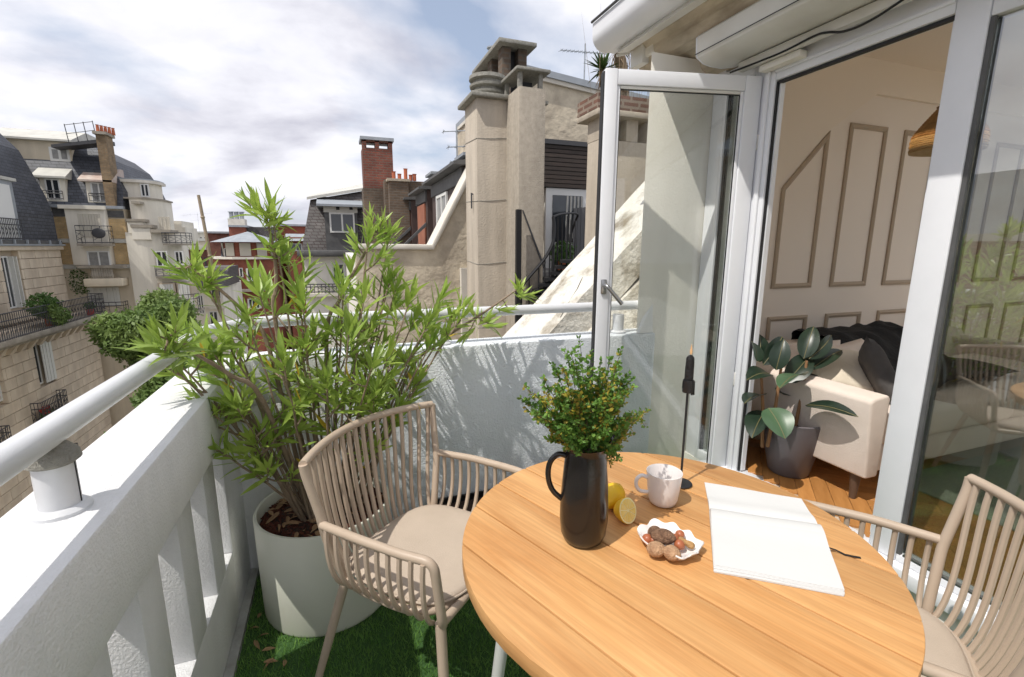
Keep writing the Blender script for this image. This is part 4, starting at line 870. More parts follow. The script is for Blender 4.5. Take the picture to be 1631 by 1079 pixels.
pa = AY(897, 405, 7.4); leaf_cloud('foliage', 'leaf_far', [(pa.x, 7.4, pa.z, .22, .2, .22)], 260, .05, PS); build(MB().lathe([(.08, -.4), (.11, -.12), (.09, -.12)], pa, 12), 'pot', 'terra', PS)

# chimney with the brick planter and yuccas
PC = thing('chimney', 'tan rendered chimney with a brick planter box on top, behind the open door', 'chimney', (AY(980, 300, 4.6).x, 4.6, -4))
PY_ = 4.6
px0, px1 = AY(953, 280, PY_).x, AY(1042, 280, PY_).x; pyb = AX(934, 280, px0).y
zop = AY(960, 222, PY_).z; ztp = AY(960, 186, PY_).z; ztop = AY(960, 152, PY_).z
build(MB().box(px0, px1, PY_, pyb, -4, zop), 'shaft', 'conc_tan', PC, bevel=.01)
for a, b in ((px0, px0 + .14), (px0 + .32, px0 + .46), (px1 - .12, px1)):
    for c, d in ((PY_, PY_ + .13), (pyb - .13, pyb)): build(MB().box(a, b, c, d, zop, ztp), 'pillar', 'conc_tan', PC)
build(MB().box(px0 - .08, px1 + .08, PY_ - .08, pyb + .12, ztp, ztp + .06), 'slab', 'conc_tan', PC, bevel=.01)
build(MB().box(px0 - .08, px1 + .06, PY_ - .07, pyb + .1, ztp + .06, ztop), 'brick_box', 'planter_br', PC)
build(MB().box(px0 - .02, px1, PY_, pyb + .04, ztop - .02, ztop + .01), 'soil', 'soil', PC)
def blade_mesh(mb, o, d, L_, wd, droop, n=5):
    o = Vector(o); d = Vector(d).normalized(); s = d.cross(Vector((0, 0, 1))); s = s.normalized() if s.length > .05 else Vector((1, 0, 0)); vs = []
    for i in range(n + 1):
        t = i / n; p = o + d * (L_ * t) - Vector((0, 0, droop * L_ * t * t)); ww = wd * (sin(pi * min(1, t * .85 + .15)) + .02) if i < n else 0.0005; vs += [p - s * ww, p + Vector((0, 0, -ww * .3)), p + s * ww]
    mb.add(vs, [(i * 3 + k, i * 3 + k + 1, i * 3 + k + 4, i * 3 + k + 3) for i in range(n) for k in (0, 1)])
def yucca(base, top, label, n, L_):
    Yk = thing('yucca', label, 'plant', base); b, t_ = Vector(base), Vector(top)
    build(MB().tube([b, (b + t_) / 2 + Vector((.02, 0, 0)), t_], [.06, .075, .05], 8), 'trunk', 'dead', Yk)
    mb = MB(); md = MB()
    for i in range(n):
        a = random.uniform(0, 2 * pi); el = random.uniform(-.3, 1.3); blade_mesh(mb, t_, (cos(a) * cos(el), sin(a) * cos(el), sin(el)), L_ * random.uniform(.7, 1.1), .014, .15)
    for i in range(90):
        a = random.uniform(0, 2 * pi); el = random.uniform(-1.4, -.5); q = b.lerp(t_, random.uniform(.3, 1)); blade_mesh(md, q, (cos(a) * cos(el), sin(a) * cos(el), sin(el)), L_ * random.uniform(.35, .7), .01, .2, 3)
    build(mb, 'leaves', 'yucca', Yk); build(md, 'dead_fronds', 'dead', Yk)
t_ = AY(960, 112, 4.9); yucca((t_.x + .12, 4.9, ztop), t_, 'lower yucca rosette with shaggy dead fronds in the brick planter', 60, .24)
t_ = AY(985, 70, 5.0); yucca((t_.x + .1, 5.0, ztop), t_, 'taller yucca showing above the planter, beside the gutter end', 60, .27)
DG = thing('dry_grass', 'thin dry stalks sticking up from the brick planter beside the gutter', 'grass', (px0 + .25, 4.9, ztop))
mb = MB()
for k in range(46):
    a = random.uniform(0, 2 * pi); q = Vector((px0 + random.uniform(.05, .8), PY_ + random.uniform(.05, .5), ztop)); blade_mesh(mb, q, (cos(a) * .18, sin(a) * .18, 1), random.uniform(.4, 1.15), .003, .04, 4)
stuff(build(mb, 'stalks', 'dead', DG))

# ---------------------------------------------------------------- sloping coping wall beside the terrace
BU = thing('sloping_wall', 'weathered cream coping wall rising steeply to the right just beyond the rear parapet', 'wall', (1.4, 2.42, 0))
def bz(x): return x - .195
cv = []; nx, ny = 26, 7
for i in range(nx + 1):
    for j in range(ny + 1):
        x = .50 + 1.75 * i / nx; y = 2.42 + .50 * j / ny; ed_ = (j in (0, ny)); cv.append((x, y, bz(x) + .010 * noise.noise(Vector((x * 5, y * 5, 0))) - (.006 if ed_ else 0)))
k0 = len(cv); cv += [(v[0] + .13, v[1], v[2] - .14) for v in cv]
fs = [(i * (ny + 1) + j, (i + 1) * (ny + 1) + j, (i + 1) * (ny + 1) + j + 1, i * (ny + 1) + j + 1) for i in range(nx) for j in range(ny)]
bd = [(i * (ny + 1), (i + 1) * (ny + 1)) for i in range(nx)] + [(i * (ny + 1) + ny, (i + 1) * (ny + 1) + ny) for i in range(nx)] + [(j, j + 1) for j in range(ny)] + [(nx * (ny + 1) + j, nx * (ny + 1) + j + 1) for j in range(ny)]
fs += [(a, b, b + k0, a + k0) for a, b in bd]
build(MB().add(cv, fs), 'coping_slab', 'stone_old', BU, smooth=True, auto=radians(40))
build(MB().prism([(.62, bz(.62) - .13), (2.3, bz(2.3) - .13), (2.3, -1.5), (.62, -1.5)], 'y', 2.47, 2.90), 'wall_body', 'stone_dirty', BU)
build(MB().prism([(1.30, .86), (2.2, 1.63), (2.2, -1), (1.30, -1)], 'y', 2.40, 2.468), 'lower_flashing', 'stone_old', BU, bevel=.01)
crk = [AY(*q, 2.41) for q in ((898, 424), (912, 430), (922, 431), (936, 437), (944, 436), (952, 441))]
crk = [Vector((p.x, 2.44 + .03 * k, bz(p.x) + .004)) for k, p in enumerate(crk)]; build(MB().tube(crk, [.0015, .003, .002, .003, .0025, .001], 4), 'crack', 'black', BU)

# ---------------------------------------------------------------- street trees
def tree(x, y, ztop, r, label, n, seed, size=.16):
    rr = random.Random(seed); T = thing('street_tree', label, 'tree', (x, y, GZ), 'street trees below the terrace')
    zc_ = ztop - r * 1.15; mb = MB(); mb.tube([(x, y, GZ), (x + .15, y, GZ + 4), (x, y, zc_)], [.28, .22, .14], 9)
    lob = []
    for k in range(15):
        a = rr.uniform(0, 2 * pi); q = rr.uniform(.2, .8) * r; zz_ = zc_ + rr.uniform(-.7, .75) * r; rl = r * rr.uniform(.28, .46)
        c = (x + cos(a) * q, y + sin(a) * q, zz_); lob.append((*c, rl, rl, rl * .8)); mb.tube([(x, y, zc_ - r * .9), ((x + c[0]) / 2, (y + c[1]) / 2, zz_ - r * .3), c], [.1, .07, .03], 6)
    lob.append((x, y, zc_, r * .7, r * .7, r * .8))
    build(mb, 'trunk', 'bark', T); leaf_cloud('crown', 'tree_leaf', lob, n, size, T)
    return T
tp = AY(222, 490, 27); tree(tp.x + .7, 27, tp.z + 1.0, 2.2, 'round bright green street tree in front of the cream building, left of the oleander', 26000, 3, .12)
tp = AY(268, 585, 20.5); tree(tp.x + .2, 20.5, tp.z + .6, 1.75, 'dark street tree seen just under the white handrail', 18000, 4, .10)
tp = AY(245, 668, 15.5); tree(tp.x + .1, 15.5, tp.z + .5, 1.2, 'lowest street tree, in shade right beneath the parapet', 12000, 5, .08)

# ================================================================== THE TERRACE
FX = 1.89; TH_Z = .26; BWY = 2.115; PT = .945
struct(build(MB().box(-.56, FX, -2.0, 2.25, -.25, 0.0), 'terrace_floor', 'curb'))
HB = thing('own_building', 'plain rendered wall of the own building below the terrace edge', 'building', (1.5, 0, GZ))
build(MB().box(-.50, 8, -12, 2.24, GZ, -.25), 'lower_wall', 'cream', HB)
# artificial grass: a backing sheet and loose blades
nB = 62000
P = np.stack([rng.uniform(-.395, 1.55, nB), rng.uniform(.55, 2.105, nB) , np.full(nB, .006)], 1)
a = rng.uniform(0, 2 * pi, nB); ln = rng.uniform(.012, .027, nB); lean = rng.uniform(.1, .9, nB); b = rng.uniform(0, 2 * pi, nB); wd_ = rng.uniform(.0008, .0017, nB)
sd_ = np.stack([np.cos(a), np.sin(a), np.zeros(nB)], 1) * wd_[:, None]; tp_ = np.stack([np.cos(b) * lean * ln, np.sin(b) * lean * ln, ln], 1)
V = np.stack([P - sd_, P + sd_, P + tp_], 1)
sheet = np.array([[[-.40, -1.9, .006], [FX - .03, -1.9, .006], [FX - .03, BWY - .002, .006], [-.40, BWY - .002, .006]]]); 
tf = struct(build(MB().box(-.395, FX - .03, -1.9, BWY - .005, .001, .006), 'lawn_backing', 'turf_base'))
g = link('artificial_grass', quads_mesh('artificial_grass', V, 'turf', 3)); stuff(g); g['label'] = 'short bright artificial grass covering the terrace floor'
struct(build(MB().box(-.429, -.398, -1.9, BWY - .005, .001, .018), 'floor_edging', 'curb'))

PW = thing('parapet', 'thick white stuccoed parapet with slanting openings running round the terrace', 'parapet', (-.48, 1, 0))
def arc(cx, cy, r, a0, a1, n): return [(cx + r * cos(radians(a0 + (a1 - a0) * i / n)), cy + r * sin(radians(a0 + (a1 - a0) * i / n))) for i in range(n + 1)]
plan = [(-.565, -1.9)] + arc(-.245, 1.97, .32, 180, 90, 10) + [(-.05, 2.29), (-.05, BWY)] + arc(-.33, BWY - .06, .062, 90, 180, 4)[0:] + [(-.392, -1.9)]
build(MB().prism(plan, 'z', .75, PT), 'top_beam', 'white_paint', PW, bevel=.008)
build(MB().prism([(-.552, 1.86)] + arc(-.252, 1.97, .30, 180, 90, 8) + [(-.06, 2.27), (-.06, BWY), (-.43, BWY), (-.43, 1.86)], 'z', -.2, .752), 'corner_pier', 'white_paint', PW, bevel=.006)
build(MB().box(-.055, 1.615, BWY, 2.285, -.2, PT - .002), 'rear_wall', 'rough_stucco', PW, bevel=.012)
build(MB().box(-.552, -.43, -1.9, 1.858, -.2, .27), 'lower_beam', 'white_paint', PW, bevel=.008)
k = 0; yf = 1.75 + .0
while yf > -1.7: build(MB().box(-.545, -.43, yf - .13, yf, .262, .756), 'baluster', 'white_paint', PW, bevel=.012); yf -= .266

RL = thing('handrail', 'round pale grey metal handrail with its stubby posts on the parapet', 'handrail', (-.47, 1, PT))
rp = [(-.47, -1.9, 1.09), (-.47, 1.88, 1.09)] + [(x, y, 1.09) for x, y in arc(-.16, 1.88, .31, 180, 90, 12)] + [(.2, 2.19, 1.09), (1.54, 2.19, 1.09)]
build(MB().tube(rp, .0245, 24), 'rail', 'rail', RL, smooth=True)
def rpost(x, y, r=.029, collar=True):
    p = build(MB().lathe([(r, .0), (r, .098)], (x, y, PT), 28), 'post', 'rail', RL, smooth=True)
    build(MB().lathe([(r + .013, 0), (r + .013, .006), (r + .006, .012), (r + .002, .013)], (x, y, PT), 28), 'base_flange', 'rail', p, smooth=True)
    if collar: build(MB().lathe([(r + .002, .088), (r + .010, .094), (r + .008, .106), (r - .002, .118), (r * .6, .128)], (x, y, PT), 28), 'mortar_collar', 'mortar', p, smooth=True)
    build(MB().box(x + r - .0005, x + r + .0012, y - .001, y + .001, PT + .013, PT + .09), 'seam', 'black', p)
rpost(-.475, .978); rpost(-.475, 1.93, .026, False); rpost(.45, 2.19, .03, False); rpost(1.42, 2.19, .03, False)
build(MB().add([(1.50, 2.115, PT), (1.60, 2.125, PT), (1.60, 2.14, 1.10), (1.505, 2.14, PT), (1.505, 2.20, PT), (1.53, 2.135, 1.02)], [(0, 1, 2, 5), (0, 5, 3), (1, 3, 2), (3, 5, 2), (0, 3, 1)]), 'plaster_fillet', 'white_paint', PW)

# ---------------------------------------------------------------- house wall, eave, gutter
HS = thing('house_wall', 'cream side wall with the dirty eave above, behind the open glazed door', 'wall', (FX, 2.14, 0))
build(MB().prism([(1.505, 2.14), (1.70, 2.38), (1.956, 2.38), (1.956, 2.14)], 'z', -.4, 2.335), 'side_wall', 'cream', HS, bevel=.004)
build(MB().box(FX, 2.02, -2, 2.139, -.2, .20), 'plinth', 'cream', HS)
build(MB().box(1.955, 2.06, -2, 2.139, 2.17, 2.62), 'lintel', 'cream', HS)
build(MB().box(FX + .005, 2.02, 2.06, 2.138, .2, 2.3), 'corner_trim', 'pvc', HS, bevel=.004)
ev = [(1.47, 2.475), (1.53, 2.455), (1.60, 2.46), (1.625, 2.435), (1.63, 2.41), (1.66, 2.375), (1.70, 2.355), (1.76, 2.345), (1.79, 2.33), (1.81, 2.29), (1.835, 2.275), (1.955, 2.27), (1.955, 2.62), (1.47, 2.55)]
build(MB().prism(ev, 'y', -2, 2.47), 'eave_moulding', 'soffit', HS)
build(MB().prism([(1.62, 2.45), (1.90, 2.335), (1.90, 2.29), (1.64, 2.40), (1.62, 2.40)], 'y', 2.30, 2.44), 'eave_end_block', 'cream', HS)
build(MB().box(1.60, 1.645, 2.36, 2.47, 2.37, 2.47), 'bracket', 'pvc_old', HS, bevel=.004)
build(MB().prism([(1.42, 2.61), (1.45, 2.66), (3.3, 2.80), (3.3, 2.73), (1.47, 2.63)], 'y', -2, 2.5), 'roof_edge', 'zinc', HS)
GT = thing('gutter', 'fat white rain gutter along the eave at the top of the picture', 'gutter', (1.44, 0, 2.5))
gpf = [(1.40 + 0, 2.60), (1.385, 2.585), (1.385, 2.53)] + [(1.46 + .075 * cos(radians(t)), 2.525 + .075 * sin(radians(t))) for t in range(185, 300, 12)] + [(1.53, 2.455), (1.55, 2.50), (1.55, 2.60)]
build(MB().prism(gpf, 'y', -2, 2.52), 'trough', 'pvc', GT, smooth=True)
build(MB().prism([(1.50, 2.43), (1.57, 2.445), (1.60, 2.47), (1.60, 2.50), (1.52, 2.47)], 'y', -2, 2.45), 'fascia_strip', 'pvc_old', GT)
build(MB().tube([(1.378, -2, 2.592), (1.378, 2.52, 2.592)], .007, 6), 'bead', 'lead', GT)
build(MB().tube([(1.53, 2.50, 2.44), (1.60, 2.50, 2.462), (1.64, 2.48, 2.48)], .008, 6), 'gutter_clip', 'pvc_old', GT)
cb = thing('cable', 'cream cables drooping under the dirty eave', 'cable', (1.75, 2.2, 2.3))
build(MB().tube(smooth([AX(*q, 1.74) for q in ((1105, 78), (1090, 84), (1072, 97), (1060, 103), (1045, 100), (1030, 92))]), .0035, 6), 'cable_run', 'cream', cb)
build(MB().tube(smooth([AX(*q, 1.66) for q in ((1098, -2), (1108, 8), (1122, 18), (1136, 33))]), .004, 6), 'cable_run', 'cream', cb)
build(MB().tube(smooth([AX(*q, 1.655) for q in ((1104, -2), (1112, 6), (1126, 18), (1140, 30))]), .004, 6), 'cable_run', 'stone_old', cb)

# roller shutter box
RSB = thing('roller_shutter_box', 'long white roller shutter box above the door opening', 'shutter box', (1.75, 0, 2.3))
pf = [(1.652, 2.272), (1.646, 2.285), (1.640, 2.358), (1.655, 2.372), (1.72, 2.385), (1.885, 2.385), (1.885, 2.262), (1.80, 2.245), (1.735, 2.245), (1.69, 2.252)]
build(MB().prism(pf, 'y', -2, 1.985), 'box', 'pvc_old', RSB, bevel=.003)
build(MB().prism([(a * .998 + 1.75 * .002, b) for a, b in pf], 'y', 1.985, 1.995), 'end_cap', 'pvc', RSB, bevel=.003)
build(MB().box(1.638, 1.6405, -2, 1.99, 2.284, 2.287), 'seam', 'black', RSB)
build(MB().box(1.815, 1.848, -2, 1.90, 2.205, 2.243), 'lower_channel', 'pvc_old', RSB, bevel=.002)
build(MB().box(1.84, 1.888, 1.60, 1.80, 2.175, 2.203), 'junction_block', 'cream', RSB, bevel=.003)
CBL = thing('cable', 'thin black cable drooping below the white roller shutter box', 'cable', (1.8, 1.2, 2.2))
build(MB().tube(smooth([AX(*q, 1.81) for q in ((1163, 116), (1240, 86), (1296, 58), (1318, 52), (1340, 51), (1366, 43), (1400, 25), (1445, -5))]), .0045, 8), 'cable_run', 'black', CBL, smooth=True)

# fixed door frame
DF = thing('door_frame', 'white plastic door frame with its wide centre post, threshold and fixed glass pane', 'window', (FX, 1.0, .2))
HZ = 2.132
def fr(y0, y1, z0, z1, name, x0=FX, x1=1.955, m='pvc', bev=.004, parent=None): return build(MB().box(x0, x1, y0, y1, z0, z1), name, m, parent or DF, bevel=bev)
fr(1.751, 1.835, .24, HZ + .09, 'left_jamb')
fr(1.775, 1.80, .24, HZ + .07, 'jamb_lip', FX - .012, FX - .001)
fr(1.742, 1.75, .262, HZ - .004, 'gasket', FX + .008, FX + .03, 'black', 0)
fr(1.735, 1.742, .262, HZ - .01, 'inner_lip', FX + .02, FX + .045, 'pvc', 0)
fr(1.086, 1.750, HZ, HZ + .10, 'head')
fr(1.086, 1.742, HZ - .012, HZ - .001, 'gasket', FX + .01, FX + .03, 'black', 0)
fr(1.086, 1.750, HZ + .03, HZ + .045, 'head_lip', FX - .008, FX - .001)
fr(.992, 1.085, .257, HZ + .10, 'centre_post', FX - .002, 1.955)
fr(1.075, 1.10, .30, 2.12, 'post_edge', FX + .02, 1.95)
fr(-2, 1.835, .195, .255, 'threshold', FX - .035, 1.96, bev=.006)
fr(-2, .99, .256, .285, 'bottom_track', FX + .002, 1.95)
fr(-2, .97, .285, .292, 'track_groove', FX + .003, FX + .018, 'steel', 0)
fr(-2, .99, 2.085, HZ + .10, 'top_frame')
for x in (FX + .003, FX + .034): fr(.978, .991, .285, 2.084, 'glazing_bead', x, x + .012, 'lead', 0)
gp_ = fr(-1.95, .98, .29, 2.085, 'glass_pane', FX + .020, FX + .026, 'glass_fix', 0)
# small fixed pane between jamb and side wall
SW = thing('side_window', 'narrow fixed pane between the door hinge and the cream side wall', 'window', (FX, 1.95, .2))
fr(1.837, 1.865, .2, 2.26, 'frame_bar', parent=SW); fr(2.035, 2.058, .2, 2.26, 'frame_bar', parent=SW, m='pvc'); fr(2.022, 2.034, .24, 2.2, 'gasket', FX + .01, FX + .03, 'black', 0, SW)
fr(1.866, 2.034, 2.2, 2.26, 'frame_bar', parent=SW); fr(1.866, 2.034, .2, .26, 'frame_bar', parent=SW)
fr(1.866, 2.021, .261, 2.199, 'pane', FX + .02, FX + .026, 'glass_fix', 0, SW)
build(MB().box(1.962, 1.99, 1.84, 2.139, .2, 2.4), 'reveal_panel', 'cream', HS)

# the open leaf
Hp = Vector((1.884, 1.815, 0)); Ep = Vector((1.160, 1.978, 0)); u = (Ep - Hp).normalized(); nn = Vector((u.y, -u.x, 0)); nn = nn if nn.y > 0 else -nn; ZU = Vector((0, 0, 1))
LW = (Ep - Hp).length; LZ0_, LZ1_ = .17, 2.17; SWd = .070; SWf = .056
LF = thing('glazed_door', 'open white framed glass door leaf swung out over the terrace, with a steel lever handle', 'door', (Hp.x, Hp.y, LZ0_))
def leafbox(a, b, z0, z1, n0, n1, name, m, bev=.004, parent=None): return build(MB().obox(Hp + u * a + nn * n0 + ZU * z0, u, ZU, nn, b - a, z1 - z0, n1 - n0), name, m, parent or LF, bevel=bev)
leafbox(0, SWd + .01, LZ0_, LZ1_, 0, .058, 'hinge_stile', 'pvc'); leafbox(LW - SWf, LW, LZ0_, LZ1_, 0, .058, 'free_stile', 'pvc')
leafbox(SWd + .011, LW - SWf - .001, LZ1_ - .066, LZ1_ - .001, .001, .057, 'top_rail', 'pvc'); leafbox(SWd + .011, LW - SWf - .001, LZ0_ + .001, LZ0_ + .10, .001, .057, 'bottom_rail', 'pvc')
for a, b in ((SWd + .011, SWd + .026), (LW - SWf - .016, LW - SWf - .001)): leafbox(a, b, LZ0_ + .101, LZ1_ - .067, .008, .022, 'glazing_bead', 'pvc', .003)
leafbox(SWd + .027, LW - SWf - .017, LZ1_ - .080, LZ1_ - .067, .008, .022, 'glazing_bead', 'pvc_old', .003)
leafbox(SWd + .027, LW - SWf - .017, LZ1_ - .084, LZ1_ - .0805, .012, .020, 'gasket', 'black', 0)
leafbox(SWd + .0262, SWd + .029, LZ0_ + .101, LZ1_ - .085, .012, .020, 'gasket', 'black', 0); leafbox(LW - SWf - .0195, LW - SWf - .0165, LZ0_ + .101, LZ1_ - .085, .012, .020, 'gasket', 'black', 0)
leafbox(SWd + .012, LW - SWf - .002, LZ0_ + .09, LZ1_ - .06, .024, .030, 'glass', 'glass', 0)
leafbox(LW + .0005, LW + .006, LZ0_ + .01, LZ1_ - .01, .012, .05, 'edge_seal', 'black', 0)
leafbox(LW + .0065, LW + .009, LZ0_ + .4, LZ0_ + .43, .02, .04, 'lock_keep', 'steel', 0)
for z in (.7, 1.85): leafbox(-.012, .0, z, z + .07, .0, .03, 'hinge', 'pvc_old', .003)
hz = 1.215; ha = LW - .028
rs = leafbox(ha - .014, ha + .014, hz - .035, hz + .035, -.010, -.0005, 'rosette', 'steel', .006)
ho = Hp + u * ha + ZU * (hz + .008); build(MB().tube(rounded([ho - nn * .008, ho - nn * .05, ho - nn * .055 - u * .075 - ZU * .085], .018), .0095, 12), 'lever', 'steel', LF, smooth=True)

# ================================================================== ROOM
struct(build(MB().box(1.957, 6.5, -3, 2.45, -.1, TH_Z - .014), 'room_floor', 'parq_far'))
PFL = struct(build(MB().box(1.957, 6.5, -3, 2.449, TH_Z - .0135, TH_Z - .012), 'parquet', 'joint'))
pw, pl = .07, .35; pm = MB().box(0, pl - .0015, 0, pw - .0015, 0, .011).mesh('plank', 'parquet', bevel=.0008, bseg=1); c45 = sqrt(.5); nplk = 0
for i in range(-8, 30):
    for j in range(-30, 30):
        # herringbone laid at 45 degrees
        for k in (0, 1):
            ox = (i * 2 * pl * c45 * .5) ; 
            bx_ = i * pl * 2 * c45 * .5 + 0; by_ = j * pw / c45 + (0)
            if k == 0: p = Vector((1.99 + i * pl * 2 * c45, -1.0 + j * pw / c45, 0)); r = radians(45)
            else: p = Vector((1.99 + i * pl * 2 * c45 + pl * c45 * 2, -1.0 + j * pw / c45 + 0, 0)); r = radians(135)
            cx2 = p.x + cos(r) * pl / 2; cy2 = p.y + sin(r) * pl / 2
            if 2.0 < cx2 < 3.35 and -.1 < cy2 < 2.0 and nplk < 290 and min(p.x, p.x + cos(r) * pl) > 1.955:
                o = link('plank', pm, PFL, mtx=Matrix.Translation(Vector((p.x, p.y, TH_Z - .0115)) - wloc(PFL)) @ Matrix.Rotation(r, 4, 'Z') @ (Matrix.Translation((0, 0 if k == 0 else 0, 0)))); nplk += 1
PWY = 2.40
RW = struct(build(MB().box(1.957, 6.5, PWY, PWY + .09, -.1, 2.70), 'room_wall', 'room_wall'))
def ring(parent, pts, wd, y0, dp, name='moulding', m='moulding'):
    P_ = [Vector((p[0], p[1])) for p in pts]; n = len(P_); cen = sum(P_, Vector((0, 0))) / n
    area = sum(P_[i].x * P_[(i + 1) % n].y - P_[(i + 1) % n].x * P_[i].y for i in range(n)); sg = 1 if area > 0 else -1; I = []
    for i in range(n):
        a, b, c = P_[i - 1], P_[i], P_[(i + 1) % n]; d1 = (b - a).normalized(); d2 = (c - b).normalized()
        n1_ = Vector((-d1.y, d1.x)) * sg; n2_ = Vector((-d2.y, d2.x)) * sg; bi = (n1_ + n2_).normalized(); I.append(b + bi * (wd / max(.3, bi.dot(n1_))))
    mb = MB(); Md = [(P_[i] + I[i]) / 2 for i in range(n)]
    vs = [(p.x, y0, p.y) for p in P_] + [(p.x, y0 - dp * .6, p.y) for p in P_] + [(p.x, y0 - dp, p.y) for p in Md] + [(p.x, y0 - dp * .5, p.y) for p in I] + [(p.x, y0, p.y) for p in I]
    fs = [(k * n + i, k * n + (i + 1) % n, (k + 1) * n + (i + 1) % n, (k + 1) * n + i) for k in range(4) for i in range(n)]
    return build(mb.add(vs, fs), name, m, parent)
def pp(*q): return [(AY(a, b, PWY).x, AY(a, b, PWY).z) for a, b in q]
z0p = AY(1260, 459, PWY).z; z1p = AY(1385, 200, PWY).z; zlo = AY(1310, 500, PWY).z
A_ = pp((1227, 459), (1290, 459), (1324, 209), (1244, 300))
ring(RW, [(A_[0][0], z0p), (A_[1][0], z0p), (A_[1][0], A_[2][1]), (A_[0][0], A_[3][1])], .032, PWY - .001, .016)
wdt = A_[1][0] - A_[0][0]; gap = pp((1320, 456))[0][0] - A_[1][0]
for k in range(1, 7):
    xa = A_[0][0] + k * (wdt + gap); ring(RW, [(xa, z0p), (xa + wdt, z0p), (xa + wdt, z1p), (xa, z1p)], .032, PWY - .001, .016)
for k in range(0, 7):
    xa = A_[0][0] + k * (wdt + gap); ring(RW, [(xa, TH_Z + .1), (xa + wdt, TH_Z + .1), (xa + wdt, zlo), (xa, zlo)], .03, PWY - .001, .016)
a, b, c = [AY(*q, PWY - .03) for q in ((1205, 330), (1325, 205), (1398, 150))]
build(MB().prism([(1.958, a.z - (a.x - 1.958) * (b.z - a.z) / (b.x - a.x)), (b.x, b.z), (c.x, c.z), (6.4, c.z + .02), (6.4, 2.69), (1.958, 2.69)], 'y', PWY - .03, PWY - .0005), 'attic_slope', 'ceiling', RW)
struct(build(MB().box(1.957, 2.9, -3, 2.49, 2.62, 2.7).box(2.9, 6.5, 1.6, 2.49, 2.62, 2.7).box(2.9, 6.5, -3, -2.8, 2.62, 2.7).box(6.3, 6.5, -2.8, 1.6, 2.62, 2.7), 'room_ceiling', 'ceiling'))
SKY = thing('added_skylight', 'unseen glazed ceiling opening added to brighten the room', 'window', (4.9, -.6, 2.62))  # unseen roof glazing, added to let more daylight into the room
for y in (-2.8, -1.33, .14, 1.54): build(MB().box(2.9, 6.3, y, y + .06, 2.63, 2.72), 'frame_bar', 'pvc', SKY)
build(MB().box(2.9, 6.3, -2.74, 1.54, 2.725, 2.73), 'pane', 'glass', SKY)
struct(build(MB().box(6.4, 6.5, -3, -1.2, TH_Z, 2.62), 'room_side_wall', 'room_wall')); struct(build(MB().box(6.4, 6.5, 1.8, 2.45, TH_Z, 2.62), 'room_side_wall', 'room_wall'))
struct(build(MB().box(1.957, 6.5, -3.1, -3, TH_Z, 2.62), 'room_rear_wall', 'room_wall'))
RWN = thing('far_window', 'unseen window added on the far side of the room to brighten it', 'window', (6.45, .3, TH_Z))  # out-of-view glazing added so daylight reaches the room from behind
for y0, y1, z0, z1 in ((-1.2, 1.8, TH_Z, .45), (-1.2, 1.8, 2.5, 2.62), (-1.2, -1.1, .45, 2.5), (1.7, 1.8, .45, 2.5), (.26, .34, .45, 2.5)): build(MB().box(6.41, 6.47, y0, y1, z0, z1), 'frame', 'pvc', RWN)
build(MB().box(6.43, 6.435, -1.1, 1.7, .45, 2.5), 'pane', 'glass', RWN)
RG = thing('rug', 'pale grey green woven rug on the parquet', 'rug', (2.9, .3, TH_Z))
build(MB().box(2.55, 4.6, -1.6, 1.42, TH_Z, TH_Z + .008), 'rug_top', 'rug', RG, bevel=.003)

# sofa
SX, SYf = 2.11, 1.285; SF = thing('sofa', 'cream upholstered sofa on dark wooden legs against the panelled wall', 'sofa', (3.0, 1.8, TH_Z))
sz = TH_Z + .13
def soft(x0, x1, y0, y1, z0, z1, name, m, parent, bev=.035, puff=0):
    mb = MB(); me = mb.box(x0, x1, y0, y1, z0, z1)
    return build(me, name, m, parent, bevel=bev, bseg=4)
ap = [(SX + .035, sz), (SX + .115, sz), (SX + .125, .76), (SX + .105, .775), (SX + .02, .765), (SX, .75)]
build(MB().prism(ap, 'y', SYf, 2.14), 'arm', 'sofa', SF, bevel=.022, bseg=3)
build(MB().prism([(4.4, sz), (4.22, sz), (4.2, .76), (4.23, .775), (4.39, .765), (4.42, .75)], 'y', SYf, 2.14), 'arm', 'sofa', SF, bevel=.022, bseg=3)
soft(SX + .118, 4.21, SYf + .03, 2.12, sz, sz + .13, 'base', 'sofa', SF, .02)
soft(SX + .13, 3.25, SYf + .005, 1.97, sz + .135, sz + .29, 'seat_cushion', 'sofa', SF, .04); soft(3.26, 4.2, SYf + .005, 1.97, sz + .135, sz + .29, 'seat_cushion', 'sofa', SF, .04)
bb_ = [(1.98, sz + .13), (2.16, sz + .13), (2.22, .82), (2.12, .82)]
build(MB().prism(bb_, 'x', SX + .04, 4.38), 'backrest', 'sofa', SF, bevel=.03, bseg=3)
for x in (SX + .08, 4.32):
    for y in (SYf + .07, 2.05): build(MB().lathe([(.014, 0), (.024, .132)], (x, y, TH_Z), 14), 'leg', 'sofa_leg', SF, smooth=True)
